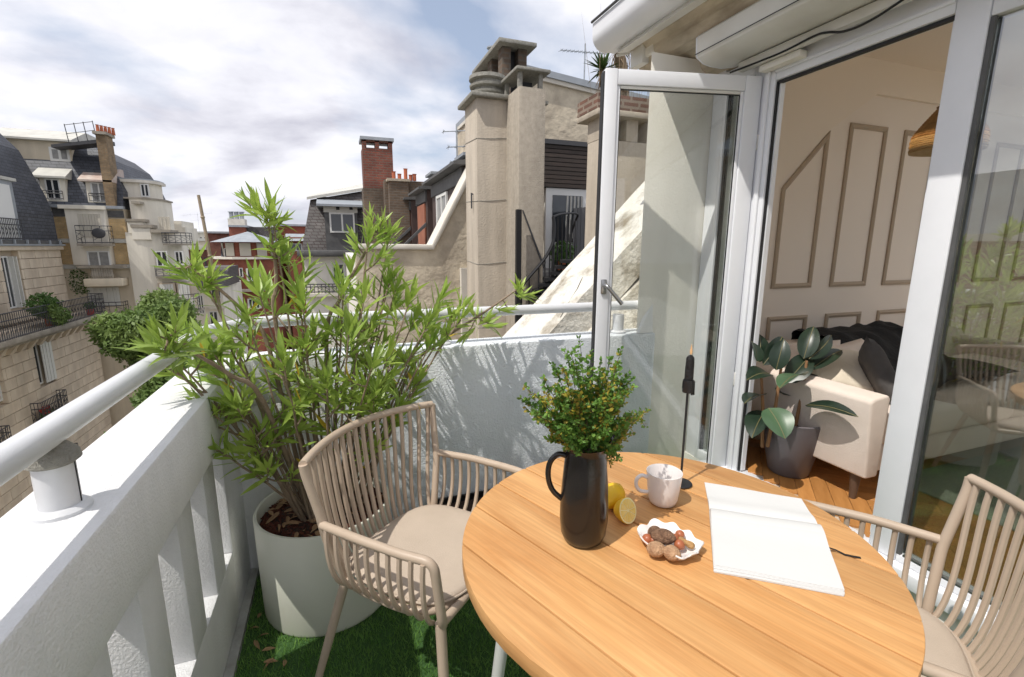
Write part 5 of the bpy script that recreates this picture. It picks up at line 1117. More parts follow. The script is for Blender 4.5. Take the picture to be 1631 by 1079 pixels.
def pillow(name, label, cat, c, s, rot, m):
    T = Matrix.Rotation(rot[2], 3, 'Z') @ Matrix.Rotation(rot[1], 3, 'Y') @ Matrix.Rotation(rot[0], 3, 'X'); mb = MB(); n = 14; vs = []
    for sgn in (1, -1):
        for i in range(n + 1):
            for j in range(n + 1):
                a, b = -1 + 2 * i / n, -1 + 2 * j / n; h = ((1 - a ** 4) * (1 - b ** 4)) ** .5; k = 1 - .09 * (1 - abs(a * b)) * (max(abs(a), abs(b)) ** 4)
                wv = .06 * noise.noise(Vector((a * 2.2, b * 2.2, c[0] * 3 + sgn))) * h
                vs.append(Vector(c) + T @ Vector((a * k * s[0], b * k * s[1], sgn * h * s[2] + wv * s[0])))
    st = (n + 1) ** 2; fs = []
    for q in (0, 1):
        for i in range(n):
            for j in range(n): a = q * st + i * (n + 1) + j; fs.append((a, a + 1, a + n + 2, a + n + 1))
    o = build(mb.add(vs, fs), name, m, None, at=c, smooth=True, auto=radians(80)); return tag(o, label, cat) if cat else o
pk = pillow('cushion', 'large cream back cushion leaning in the sofa corner', 'cushion', (2.50, 1.93, .69), (.25, .19, .085), (radians(72), 0, radians(-20)), 'sofa')
pk = pillow('cushion', 'second cream back cushion, partly under the black throw', 'cushion', (2.76, 1.84, .69), (.24, .18, .08), (radians(70), 0, radians(8)), 'sofa')
pk = pillow('pillow', 'small cream satin pillow lying behind the sofa arm', 'pillow', (2.42, 1.66, .775), (.17, .15, .055), (radians(38), radians(8), radians(-30)), 'pil_cream')
pk = pillow('pillow', 'dark grey velvet pillow standing on its corner against the sofa arm', 'pillow', (2.50, 1.50, .765), (.17, .18, .05), (radians(62), radians(30), radians(35)), 'pil_grey')
# throw: a wavy cloth over the back and seat
TW = MB(); nu_, nv_ = 26, 30; vs = []
path = [(2.26, .68), (2.25, .82), (2.14, .865), (2.0, .85), (1.86, .78), (1.78, .71), (1.66, .69), (1.45, .685)]
for i in range(nv_ + 1):
    t = i / nv_ * (len(path) - 1); k = min(int(t), len(path) - 2); f = t - k; y = path[k][0] * (1 - f) + path[k + 1][0] * f; z = path[k][1] * (1 - f) + path[k + 1][1] * f
    for j in range(nu_ + 1):
        x = 2.74 + .85 * j / nu_ + .05 * sin(i * .5); wv = .008 * sin(j * 1.1 + i * .25) + .04 * noise.noise(Vector((j * .25, i * .2, 4)))
        vs.append((x, y - abs(wv) * .6, z + wv + .03))
TWo = build(TW.add(vs, [(i * (nu_ + 1) + j, i * (nu_ + 1) + j + 1, (i + 1) * (nu_ + 1) + j + 1, (i + 1) * (nu_ + 1) + j) for i in range(nv_) for j in range(nu_)]), 'throw_blanket', 'throw', None, at=(3.1, 1.9, .7), smooth=True)
tag(TWo, 'black woollen throw draped over the back of the cream sofa', 'throw')

# pendant lamp
pcn = AY(1508, 236, 1.75); PD = thing('pendant_lamp', 'woven rattan pendant lamp shade hanging inside the room', 'lamp', (pcn.x, 1.75, pcn.z))
PR = .155; mb = MB(); ml = MB(); zr_ = pcn.z
for k in range(7): mb_ = ml; r = PR + .003 * (k % 2); mb_.lathe([(r - .006, k * .011), (r + .006, k * .011 + .002), (r + .006, k * .011 + .010), (r - .006, k * .011 + .012)], (pcn.x, 1.75, zr_ - .02), 40)
for k in range(14): t = k / 13; r = PR - .095 * t ** 1.15; mb.lathe([(r - .005, 0), (r + .006, .003), (r + .004, .012), (r - .006, .014)], (pcn.x, 1.75, zr_ + .058 + k * .011), 40)
build(mb, 'upper_shade', 'rattan', PD, smooth=True); build(ml, 'shade_band', 'rattan_lt', PD, smooth=True)
build(MB().lathe([(.015, .215), (.072, .215), (.06, .217), (.015, .217)], (pcn.x, 1.75, zr_), 24), 'top_ring', 'rattan', PD)
build(MB().tube([(pcn.x, 1.75, zr_ + .215), (pcn.x, 1.75, 2.62)], .004, 6), 'cord', 'black', PD)
build(MB().ball((pcn.x, 1.75, zr_ + .12), (.035, .035, .045)), 'bulb', 'shutter', PD)
lp = bpy.data.lights.new('pendant_light', 'POINT'); lp.energy = 12; lp.color = (1, .72, .42); lp.shadow_soft_size = .05; lo_ = bpy.data.objects.new('pendant_light', lp); C.objects.link(lo_); lo_.location = (pcn.x, 1.75, zr_ + .05)

# rubber plant in a grey pot
RPc = Vector((2.14, 1.655, TH_Z)); RP = thing('plant_pot', 'tapered dark grey pot just inside the doorway', 'pot', RPc)
build(MB().lathe([(.085, 0), (.095, .01), (.148, .27), (.152, .292), (.145, .296), (.138, .285), (.13, .24), (.0, .24)], RPc, 40), 'pot_body', 'grey_pot', RP, smooth=True)
build(MB().lathe([(.134, .245), (.08, .262), (0, .265)], RPc, 24), 'soil', 'soil', RP)
RBP = thing('rubber_plant', 'rubber plant with large glossy dark leaves on brown stems in the doorway', 'plant', RPc + Vector((0, 0, .26)))
def rub_leaf(base, tip, wd, m='rub_leaf', roll=0.0, fold=.16, name='leaf'):
    base, tip = Vector(base), Vector(tip); d = tip - base; L_ = d.length; d.normalize(); s = d.cross(Vector((0, 0, 1)));
    s = s.normalized() if s.length > .05 else Vector((1, 0, 0)); n_ = s.cross(d); R_ = Matrix.Rotation(roll, 3, d); s = R_ @ s; n_ = R_ @ n_; vs = []; n = 10; mr_ = []
    for i in range(n + 1):
        t = i / n; w_ = wd * (sin(pi * t ** .9) ** .62) * (1 - .12 * t) if 0 < t < 1 else .0008; c = base + d * (L_ * t) + n_ * (.10 * L_ * sin(pi * t * .9))
        for q in (-1, -.5, 0, .5, 1): vs.append(c + s * (w_ * q) + n_ * (abs(q) * w_ * fold * 2))
        mr_.append(c + n_ * .0012)
    o = build(MB().add(vs, [(i * 5 + j, i * 5 + j + 1, (i + 1) * 5 + j + 1, (i + 1) * 5 + j) for i in range(n) for j in range(4)]), name, m, RBP, smooth=True, auto=radians(90))
    build(MB().tube(mr_, [.002] * (n + 1), 4), 'midrib', 'midrib', o)
    return o
def rl(b, t, w_, m='rub_leaf', roll=0., yb=1.62, yt=1.60): return rub_leaf(AY(*b, yb), AY(*t, yt), w_ * 1.15, m, roll)
stems = [((1222, 712), (1245, 580), 1.66), ((1262, 700), (1285, 575), 1.62), ((1214, 712), (1212, 590), 1.70)]
for b, t, y in stems: build(MB().tube([AY(*b, y), AY((b[0] + t[0]) / 2 + 2, (b[1] + t[1]) / 2, y), AY(*t, y)], [.009, .008, .006], 8), 'stem', 'rub_stem', RBP, smooth=True)
for b, t, w_, m_, ro, yb, yt in [((1208, 578), (1207, 532), .042, 'rub_leaf', .5, 1.72, 1.78), ((1205, 576), (1196, 545), .035, 'rub_leaf2', -.4, 1.70, 1.68), ((1215, 582), (1245, 537), .040, 'rub_leaf', .9, 1.7, 1.72),
        ((1236, 590), (1249, 541), .042, 'rub_leaf', .3, 1.66, 1.68), ((1252, 610), (1290, 566), .05, 'rub_leaf', .7, 1.64, 1.66), ((1280, 572), (1296, 521), .042, 'rub_leaf', .2, 1.64, 1.68),
        ((1288, 572), (1322, 535), .032, 'rub_leaf', 1.1, 1.62, 1.66), ((1290, 590), (1340, 560), .034, 'rub_leaf', .5, 1.62, 1.64), ((1225, 596), (1188, 608), .045, 'rub_leaf', -.3, 1.68, 1.62),
        ((1282, 598), (1243, 622), .05, 'rub_leaf2', .3, 1.58, 1.50), ((1275, 592), (1290, 620), .05, 'rub_leaf', .2, 1.66, 1.72), ((1224, 650), (1250, 700), .062, 'rub_leaf2', .25, 1.56, 1.44),
        ((1220, 655), (1198, 700), .055, 'rub_leaf', .1, 1.66, 1.58), ((1216, 630), (1186, 645), .045, 'rub_leaf', .2, 1.7, 1.66), ((1235, 622), (1262, 655), .04, 'rub_leaf', .3, 1.7, 1.74), ((1283, 646), (1368, 667), .032, 'rub_leaf', .5, 1.55, 1.30)]:
    rl(b, t, w_, m_, ro, yb, yt)

# ================================================================== TABLE
TC = Vector((.664, .799, 0)); TR = .457; TZ = .75
TB = thing('round_table', 'round plank-topped wooden garden table with pale grey metal legs', 'table', TC); TB.rotation_euler.z = radians(-68)
TN = 'plank'
for k in range(-4, 4):
    o0, o1 = k * .119 + .0019, (k + 1) * .119 - .0019
    o0, o1 = max(o0, -TR + .001), min(o1, TR - .001)
    if o1 <= o0: continue
    P_ = []
    nn_ = 22
    for i in range(nn_ + 1): o = o0 + (o1 - o0) * i / nn_; P_.append((sqrt(max(0, TR * TR - o * o)), o))
    for i in range(nn_ + 1): o = o1 - (o1 - o0) * i / nn_; P_.append((-sqrt(max(0, TR * TR - o * o)), o))
    Q_ = []
    for p in P_:
        if not Q_ or (Vector(p) - Vector(Q_[-1])).length > .0015: Q_.append(p)
    me = MB().prism(Q_, 'z', TZ - .032, TZ).mesh('plank', 'teak', bevel=.0022, bseg=2); link('plank', me, TB)
me = MB(); me.box(-.29, .29, -.30, -.26, TZ - .058, TZ - .033); me.box(-.29, .29, .26, .30, TZ - .058, TZ - .033); link('cross_bar', me.mesh('cross_bar', 'leg_grey'), TB)
for a in (-68 + 36 + 68, 0, 0, 0)[:0]: pass
for k, wa in enumerate((146, 56, -34, 236)):
    a = radians(wa + 68); me = MB().tube([(cos(a) * .34, sin(a) * .34, TZ - .034), (cos(a) * .425, sin(a) * .425, 0)], [.019, .015], 16).mesh('leg', 'leg_grey', smooth=True); link('leg', me, TB)

# ================================================================== CHAIRS
def bezc(a, b, c, d, n=9):
    a, b, c, d = map(Vector, (a, b, c, d)); return [a * (1 - t) ** 3 + b * (3 * t * (1 - t) ** 2) + c * (3 * t * t * (1 - t)) + d * t ** 3 for t in [i / n for i in range(n + 1)]]
def chair(label):
    R_ = thing('garden_chair', label, 'chair', (0, 0, 0), 'slatted garden chairs at the round table')
    W, ZA, ZT, XJ, XF = .266, .640, .815, -.165, .205; WT = .288
    def add(name, mb, m='chair', **kw): kw.setdefault('smooth', True); return link(name, mb.mesh(name, m, **kw), R_)
    def ringp(t, w_=.232, xf=.205, xb=-.215, e=3.2, z=.435):
        a = 2 * pi * t; c, s = cos(a), sin(a); x = (abs(c) ** (2 / e)) * (1 if c > 0 else -1); y = (abs(s) ** (2 / e)) * (1 if s > 0 else -1)
        return Vector(((xf + xb) / 2 + x * (xf - xb) / 2, y * w_, z))
    add('seat_ring', MB().tube([ringp(i / 48) for i in range(49)], .0125, 10))
    # upper frame
    topc = [Vector((-.200 - .088 * (1 - (y / WT) ** 2), y, ZT + .006 * (1 - (y / WT) ** 2))) for y in [WT * (-1 + 2 * i / 20) for i in range(21)]]
    for s in (1, -1):
        fj = Vector((.222, s * .246, .462))
        add('arm', MB().tube(rounded([(XJ, s * (W + .004), ZA - .006), (-.02, s * (W + .012), ZA), (.12, s * (W + .008), ZA), (.212, s * (W - .004), ZA), fj, (.205, s * .222, .43)], .03, 6), .0125, 12))
        add('back_post', MB().tube(rounded([(-.150, s * .215, .435), (-.166, s * W * .985, ZA - .02), (-.198, s * WT * .99, ZT - .03), topc[0 if s < 0 else -1]], .02), .0125, 12))
        add('front_leg', MB().tube([(.205, s * .232, .445), (.228, s * .252, .22), (.248, s * .27, 0)], [.0145, .0135, .0105], 12))
        add('rear_leg', MB().tube([(-.165, s * .195, .43), (-.215, s * .235, .22), (-.268, s * .275, 0)], [.0145, .0135, .0105], 12))
        n = 10
        for i in range(n):
            t = (i + .6) / n; x = XJ + (.205 - XJ) * t; y = s * (W + .010)
            rb = Vector((x * .95 - .002, s * .230, .432))
            add('arm_slat', MB().tube(bezc((x, y, ZA - .004), (x, y + s * .012, .55), (x * .97, s * .268, .455), rb, 8), .0070, 8))
    add('back_rail', MB().tube(topc, .0125, 12))
    n = 18
    for i in range(n):
        f = -1 + 2 * (i + .5) / n; y = WT * f * .985; top = Vector((-.200 - .088 * (1 - f * f), y, ZT))
        bt = Vector((-.150 - .066 * (1 - abs(f) ** 3.4), f * .222, .430))
        add('back_slat', MB().tube(bezc(top, top + Vector((.012, 0, -.12)), Vector((bt.x - .045, bt.y * 1.12, .50)), bt, 10), .0074, 8))
    add('seat_frame', MB().tube([(.205, -.222, .437), (.205, .222, .437)], .0125, 10))
    for x in (-.1, .05): add('seat_strut', MB().tube([(x, -.225, .43), (x, .225, .43)], .008, 8))
    # cushion with a rounded, slightly puffed body and piping
    mb = MB(); n = 56; lay = [(.0, .441, .90), (0, .443, .985), (0, .452, 1.0), (0, .462, .985), (0, .4685, .95), (0, .4715, .85), (0, .473, .6), (0, .474, .3)]
    vs = []
    for _, z, sc in lay:
        for i in range(n): p = ringp(i / n, .222, .212, -.200, 3.4, 0); q = Vector((p.x * sc, p.y * sc, 0)); vs.append((q.x, q.y, z + (.003 * noise.noise(Vector((q.x * 9, q.y * 9, 2))) if z > .465 else 0)))
    fs = [(k * n + i, k * n + (i + 1) % n, (k + 1) * n + (i + 1) % n, (k + 1) * n + i) for k in range(len(lay) - 1) for i in range(n)] + [tuple(range(n)), tuple((len(lay) - 1) * n + i for i in range(n))]
    cu = add('cushion', mb.add(vs, fs), 'cushion', auto=radians(60))
    pp_ = [ringp(i / 56, .224, .214, -.202, 3.4, .457) for i in range(57)]; link('piping', MB().tube(pp_, .003, 6).mesh('piping', 'cushion', smooth=True), cu)
    return R_
def copy_tree(o, parent=None):
    c = o.copy(); C.objects.link(c); c.parent = parent
    for ch_ in [k for k in bpy.data.objects if k.parent == o]: copy_tree(ch_, c)
    return c
c1 = chair('taupe slatted armchair with a beige cushion, left of the table beside the oleander')
c2 = copy_tree(c1); c2['label'] = 'taupe slatted armchair at the right edge, in front of the fixed glass pane'
c1.location = (.230, 1.368, 0); c1.rotation_euler.z = -.832
c2.location = (1.162, .645, 0); c2.rotation_euler.z = 2.214

# ================================================================== THINGS ON THE TABLE
def on(px, py, z=TZ): p = AZ(px, py, z); return Vector((p.x, p.y, z))
JC = Vector((.487, .853, TZ))
JG = thing('jug', 'tall black stoneware jug with a loop handle, holding the green sprigs', 'jug', JC)
jr = .045
jp = [(0.0, .002), (.034, .002), (.040, .006), (.0455, .02), (.0485, .05), (.0485, .085), (.046, .13), (.0425, .17), (.040, .20), (.0405, .212), (.043, .216), (.040, .214), (.038, .20), (.040, .17), (.043, .12), (.043, .03), (0, .02)]
jp = [(r * 1.10, z * 1.06) for r, z in jp]; mb = MB().lathe(jp, JC, 48)
# pull a pouring lip out of the rim on the right
sp = Vector((.96, .05, 0)).normalized(); nv = []
for v in mb.v:
    v = Vector(v); z = v.z - JC.z; d = Vector((v.x - JC.x, v.y - JC.y, 0)); r = d.length
    if z > .17 and r > .01:
        k = max(0, d.normalized().dot(sp)) ** 14 * ((z - .17) / .046) ** 2; v = v + sp * (.016 * k) + Vector((0, 0, .006 * k))
    nv.append(tuple(v))
mb.v = nv; build(mb, 'body', 'jug', JG, smooth=True, auto=radians(60))
hd_ = Vector((-.93, .36, 0)).normalized()
build(MB().tube(smooth([JC + hd_ * .040 + Vector((0, 0, .200)), JC + hd_ * .060 + Vector((0, 0, .205)), JC + hd_ * .078 + Vector((0, 0, .185)), JC + hd_ * .081 + Vector((0, 0, .150)), JC + hd_ * .070 + Vector((0, 0, .118)), JC + hd_ * .045 + Vector((0, 0, .095))]), .0062, 12), 'handle', 'jug', JG, smooth=True)

# bouquet of small-leaved sprigs
BQ = thing('bouquet', 'bushy bunch of green and ochre small-leaved sprigs standing in the black jug', 'bouquet', JC + Vector((0, 0, .2)))
st = MB(); gl = []; yl = []; r3 = random.Random(21)
tips = [(925, 556), (905, 578), (885, 590), (870, 612), (850, 628), (838, 640), (852, 662), (872, 672), (985, 572), (968, 585), (996, 605), (1000, 625), (985, 640), (1025, 658), (1008, 664), (990, 678), (978, 700), (940, 580), (900, 600), (950, 610), (930, 620), (880, 640), (965, 640), (905, 660), (945, 665), (925, 690), (900, 690), (960, 690), (985, 715), (915, 640), (890, 625), (975, 608), (955, 595), (938, 640), (868, 650), (905, 700), (950, 700)]
for i in range(70):
    tpx = tips[i % len(tips)]; jx, jy = (0, 0) if i < len(tips) else (r3.uniform(-9, 9), r3.uniform(-9, 9)); yy = JC.y + r3.uniform(-.055, .06) * (1 if 570 < tpx[1] else .3)
    if i < 8: yy = JC.y + r3.uniform(-.03, .03)
    tip = AY(tpx[0] + jx, tpx[1] + jy, yy); tip = tip if i < len(tips) else JC.lerp(tip, r3.uniform(.72, .95)) + Vector((0, 0, .02)); b = JC + Vector((r3.uniform(-.022, .022), r3.uniform(-.022, .022), .20)); mid = b.lerp(tip, .5) + Vector((0, 0, .015))
    pts = bez(b, mid, tip, 8); st.tube(pts, [.0013 - .0001 * k for k in range(9)], 4, caps=False)
    yel = .08 if (tpx[1] < 600 or tpx[0] < 850) else r3.choice((.05, .25, .6))
    for k in range(2, 9):
        p = pts[k]; ax = (pts[k] - pts[k - 1]).normalized(); nsub = 2 if k < 8 else 1
        for q in range(nsub):
            dr = (ax * .8 + Vector((r3.uniform(-1, 1), r3.uniform(-1, 1), r3.uniform(-.5, .6))) * (.75 if k < 8 else .15)).normalized(); Ls = r3.uniform(.015, .032)
            st.tube([p, p + dr * Ls], .0006, 3, caps=False)
            for z_ in range(17):
                c = p + dr * (Ls * (z_ + 1) / 17); a1 = Vector((r3.gauss(0, 1), r3.gauss(0, 1), r3.gauss(0, .7))).normalized(); L_ = r3.uniform(.0055, .0100); e1 = (a1 + dr * .5).normalized(); s1 = e1.cross(Vector((r3.gauss(0, 1), r3.gauss(0, 1), r3.gauss(0, 1)))).normalized() * (L_ * .42)
                c0 = c + a1 * .001; (yl if r3.random() < yel else gl).append((c0, c0 + e1 * L_ * .55 + s1, c0 + e1 * L_ * 1.15, c0 + e1 * L_ * .55 - s1))
stuff(build(st, 'stems', 'bq_stem', BQ))
for nm_, L_, m_ in (('leaves', gl, 'bq_green'), ('blossom', yl, 'bq_yel')):
    V = np.array([[list(p - wloc(BQ)) for p in q] for q in L_]); stuff(link(nm_, quads_mesh(nm_, V, m_), BQ))

# lemons
lm = MB(); LC = on(978, 812) + Vector((.004, .014, .030)); Rm = Matrix.Rotation(radians(35), 3, 'Z') @ Matrix.Rotation(radians(80), 3, 'Y')
def lemfn(d): return 1 + .16 * max(0, abs(d.z) - .82) / .18
lo = build(lm.ball(LC, (.030, .030, .037), Rm, 28, 18, lemfn), 'lemon', 'lemon', None, at=LC - Vector((0, 0, .030)), smooth=True); tag(lo, 'whole yellow lemon half hidden behind the black jug', 'lemon')
HC = on(1010, 836) + Vector((-.010, .014, .031)); HL = thing('half_lemon', 'halved lemon lying with its cut face to the camera', 'lemon', HC - Vector((0, 0, .0275)))
fd = (Vector((0.28, -.80, .36))).normalized(); qz = fd.to_track_quat('Z', 'Y').to_matrix()
mb = MB(); n = 36; prof_ = [(a * 1.12, b * 1.12) for a, b in ((.0001, -.034), (.007, -.0325), (.014, -.028), (.021, -.019), (.0255, -.008), (.0275, 0), (.0268, .0008))]
vs = [HC + qz @ Vector((r * cos(2 * pi * j / n), r * sin(2 * pi * j / n), z)) for r, z in prof_ for j in range(n)]
build(mb.add(vs, [(i * n + j, i * n + (j + 1) % n, (i + 1) * n + (j + 1) % n, (i + 1) * n + j) for i in range(len(prof_) - 1) for j in range(n)]), 'peel', 'lemon', HL, smooth=True)
vs = [HC + qz @ Vector((r * cos(2 * pi * j / n), r * sin(2 * pi * j / n), .0006)) for r in (.0299, .0001) for j in range(n)]
build(MB().add(vs, [(j, (j + 1) % n, n + (j + 1) % n, n + j) for j in range(n)]), 'pith', 'lemon_pith', HL)
for k in range(9):
    a0_, a1_ = 2 * pi * (k + .05) / 9, 2 * pi * (k + .95) / 9; P_ = [(.0031, (a0_ + a1_) / 2)] + [(.0263, a0_ + (a1_ - a0_) * i / 5) for i in range(6)]
    vs = [HC + qz @ Vector((r * cos(t), r * sin(t), .0007)) for r, t in P_] + [HC + qz @ Vector((r * .97 * cos(t), r * .97 * sin(t), .0017)) for r, t in P_]; m_ = len(P_)
    build(MB().add(vs, [tuple(range(m_, 2 * m_))] + [(i, (i + 1) % m_, m_ + (i + 1) % m_, m_ + i) for i in range(m_)]), 'segment', 'lemon_flesh', HL)

# mug
MC = Vector((.756, .921, TZ)); MG = thing('mug', 'white glazed mug with sprig shade painted as pinkish streaks in front of the candlestick', 'mug', MC)
mg_ = [(0, .002), (.026, .002), (.0285, .004), (.0325, .014), (.0365, .045), (.0392, .074), (.0395, .0775), (.0382, .078), (.0368, .074), (.034, .045), (.030, .014), (.025, .008), (0, .008)]; mg_ = [(r * 1.13, z * 1.13) for r, z in mg_]; build(MB().lathe(mg_, MC, 44), 'body', 'mug', MG, smooth=True, auto=radians(60))
hm = Vector((-.93, .36, 0)).normalized()
build(MB().tube(smooth([MC + hm * a + Vector((0, 0, b)) for a, b in ((.042, .071), (.057, .076), (.069, .066), (.070, .048), (.060, .034), (.039, .030))]), .0048, 10), 'handle', 'mug', MG, smooth=True)

# candlestick and candle
CC = Vector((.866, .985, TZ)); CS = thing('candlestick', 'tall thin black metal candlestick with a small round foot', 'candlestick', CC)
build(MB().lathe([(0, .003), (.030, .003), (.031, .0045), (.030, .006), (.006, .009), (0, .009)], CC, 32), 'foot', 'iron_blk', CS, smooth=True)
build(MB().lathe([(.0032, .006), (.0032, .272)], CC, 12), 'rod', 'iron_blk', CS, smooth=True)
build(MB().lathe([(0, .268), (.0135, .268), (.0145, .270), (.0145, .302), (.0125, .302), (.0125, .292), (0, .292)], CC, 24), 'cup', 'iron_blk', CS, smooth=True, auto=radians(50))
CD = thing('candle', 'black candle with wax drips and a small pale flame', 'candle', CC + Vector((0, 0, .293)))
mb = MB(); n = 22; vs = []; zs_ = [.294, .31, .33, .35, .362, .366, .364]; rs_ = [.0115, .0112, .0112, .0108, .0108, .0098, .005]
for r, z in zip(rs_, zs_):
    for j in range(n): t = 2 * pi * j / n; k = 1 + .09 * noise.noise(Vector((cos(t) * 2, sin(t) * 2, z * 60))); vs.append(CC + Vector((r * k * cos(t), r * k * sin(t), z + (.003 * sin(t * 2) if z > .36 else 0))))
build(mb.add(vs, [(i * n + j, i * n + (j + 1) % n, (i + 1) * n + (j + 1) % n, (i + 1) * n + j) for i in range(6) for j in range(n)] + [tuple(6 * n + j for j in range(n))]), 'wax', 'candle', CD, smooth=True)
dr = MB()
for a, z0, z1, r in ((-.3, .262, .300, .002), (.1, .258, .285, .0026), (-.7, .262, .30, .002), (2.9, .28, .30, .0018)):
    c_0 = CC + Vector((cos(a) * .0155, sin(a) * .0155, 0)); dr.tube([c_0 + Vector((0, 0, z1)), c_0 + Vector((.0, 0, (z0 + z1) / 2)), c_0 + Vector((0, 0, z0))], [r * .5, r * .8, r], 8)
build(dr, 'wax_drip', 'candle', CD, smooth=True)
build(MB().tube([CC + Vector((0, 0, .362)), CC + Vector((.001, 0, .374))], .0007, 6), 'wick', 'black', CD)
build(MB().lathe([(.0001, .370), (.0026, .374), (.0034, .380), (.0022, .389), (.0008, .397), (.0001, .401)], CC + Vector((.001, 0, 0)), 14), 'flame', 'flame', CD, smooth=True)

# wavy dish and the nuts
DC = on(1063, 872) ; DC = Vector((.651, .762, TZ)); DS = thing('dish', 'small wavy-edged white ceramic dish holding the nuts', 'dish', DC)
da = radians(-72); Rz = Matrix.Rotation(da, 3, 'Z'); mb = MB(); n = 96; vs = []
def dish_r(t): 
    e = 3.0; c, s = abs(cos(t)), abs(sin(t)); r = 1 / ((c / .066) ** e + (s / .054) ** e) ** (1 / e); return r * (1 + .045 * cos(9 * t + .4))
for f, z in ((.0, .004), (.55, .004), (.80, .008), (.93, .017), (1.0, .022), (.975, .0245), (.90, .0215), (.76, .011), (.5, .007), (.0, .007)):
    for j in range(n):
        t = 2 * pi * j / n; r = dish_r(t) * max(f, .001); wz = .0035 * cos(9 * t + 1.2) * (1 if f > .85 else 0); vs.append(DC + Rz @ Vector((r * cos(t), r * sin(t), max(z + wz, .002))))
build(mb.add(vs, [(i * n + j, i * n + (j + 1) % n, (i + 1) * n + (j + 1) % n, (i + 1) * n + j) for i in range(9) for j in range(n)]), 'dish_body', 'dish', DS, smooth=True, auto=radians(80))
def nut(kind, label, px, py, s, m, rz, z=.0, tilt=0, long_=1.2, group=None):
    s *= 1.2; c = AZ(px, py - 1, TZ + .022 + z); mb = MB(); Rn = Matrix.Rotation(rz, 3, 'Z') @ Matrix.Rotation(pi / 2 + tilt, 3, 'Y'); sd2 = px * .1
    if kind == 'walnut': fn = lambda d: 1 + .035 * noise.noise(d * 7 + Vector((sd2, 0, 0))) + .03 * (abs(d.x) < .12) + .05 * max(0, d.z - .85) / .15
    elif kind == 'hazelnut': fn = lambda d: 1 + .10 * max(0, d.z - .8) / .2 - .05 * max(0, -d.z - .75) / .25
    else: fn = lambda d: 1 + .02 * noise.noise(d * 12)
    if kind == 'peanut':
        n = 16; k = 22; vs = []
        for i in range(k + 1):
            t = i / k; x = (-1 + 2 * t) * s * long_; r = s * .62 * (max(0, 1 - (2 * t - 1) ** 6) ** .5) * (1 - .22 * math.exp(-((t - .48) * 7) ** 2)) + 1e-5
            for j in range(n): a = 2 * pi * j / n; q = 1 + .05 * cos(a * 6) * sin(t * 40); vs.append(c + Rn @ Vector((r * q * cos(a), r * q * sin(a), x)))
        mb.add(vs, [(i * n + j, i * n + (j + 1) % n, (i + 1) * n + (j + 1) % n, (i + 1) * n + j) for i in range(k) for j in range(n)])
    else: mb.ball(c, (s, s, s * long_), Rn, 30, 20, fn)
    o = build(mb, kind, m, None, at=c - Vector((0, 0, s)), smooth=True, auto=radians(80)); return tag(o, label, kind, group)
gN = 'nuts in the wavy dish'
nut('walnut', 'pale walnut at the front left of the dish', 1045, 876, .0135, 'walnut', radians(-20), group=gN)
nut('walnut', 'pale walnut nearest the camera at the front of the dish', 1070, 882, .0130, 'walnut', radians(-60), group=gN, long_=1.15)
nut('walnut', 'long dark brown walnut on top in the middle', 1056, 856, .0140, 'walnut_d', radians(-35), .012, long_=1.5, group=gN)
nut('walnut', 'dark walnut at the back left, under the long one', 1043, 850, .0125, 'walnut_d', radians(20), .006, long_=1.1, group=gN)
nut('hazelnut', 'shiny red brown hazelnut at the left end of the dish', 1031, 860, .0095, 'hazel', radians(60), group=gN, long_=1.0)
nut('hazelnut', 'shiny hazelnut between the front walnut and the peanut', 1082, 869, .0092, 'hazel', radians(-40), .003, group=gN, long_=1.02, tilt=.6)
nut('hazelnut', 'hazelnut at the back right rim of the dish', 1083, 853, .0085, 'hazel', radians(10), .0, group=gN, long_=1.0)
nut('hazelnut', 'small hazelnut peeping out beside the dark walnut', 1074, 858, .0075, 'hazel', radians(10), .003, group=gN, long_=1.0)
nut('hazelnut', 'hazelnut wedged behind the left front walnut', 1040, 862, .0075, 'hazel', radians(10), .0, group=gN, long_=1.0)
nut('peanut', 'knobbly tan peanut at the right end of the dish', 1093, 866, .0105, 'peanut', radians(-70), .001, long_=1.55, group=gN)

# open notebook
NB = thing('notebook', 'open blank white notebook with a black ribbon marker', 'book', on(1210, 850))
A0, A1, S1, S0 = on(1122, 770), on(1276, 797), on(1303, 840), on(1130, 814)
B1, B0 = on(1343, 947), on(1137, 906)
def page(name, c0, c1, c2, c3, th, hump, n=14, m='paper', thick=True, h2=0):
    "c0-c1 spine edge, c3-c2 outer edge; height profile humps near the spine"
    vs = []; 
    for i in range(n + 1):
        t = i / n; h = th * (1 - .25 * t) + hump * math.exp(-((t - .22) / .16) ** 2) - th * .9 * math.exp(-(t / .05) ** 2) + h2 * sin(pi * t)
        for j in range(9):
            q = j / 8; p = Vector(c0).lerp(Vector(c1), q).lerp(Vector(c3).lerp(Vector(c2), q), t); vs.append(p + Vector((0, 0, max(h, .001) + .0006 * sin(q * 9 + t * 5))))
    k = len(vs); low = [Vector((v[0], v[1], TZ + .0006)) for v in vs]; vs += low
    fs = [(i * 9 + j, i * 9 + j + 1, (i + 1) * 9 + j + 1, (i + 1) * 9 + j) for i in range(n) for j in range(8)]
    bd = [(i * 9, (i + 1) * 9) for i in range(n)] + [(i * 9 + 8, (i + 1) * 9 + 8) for i in range(n)] + [(j, j + 1) for j in range(8)] + [(n * 9 + j, n * 9 + j + 1) for j in range(8)]
    fs += [(a, b, b + k, a + k) for a, b in bd]
    return build(MB().add(vs, fs), name, m, NB, smooth=True, auto=radians(40))
page('left_pages', S0, S1, A1, A0, .005, .004)
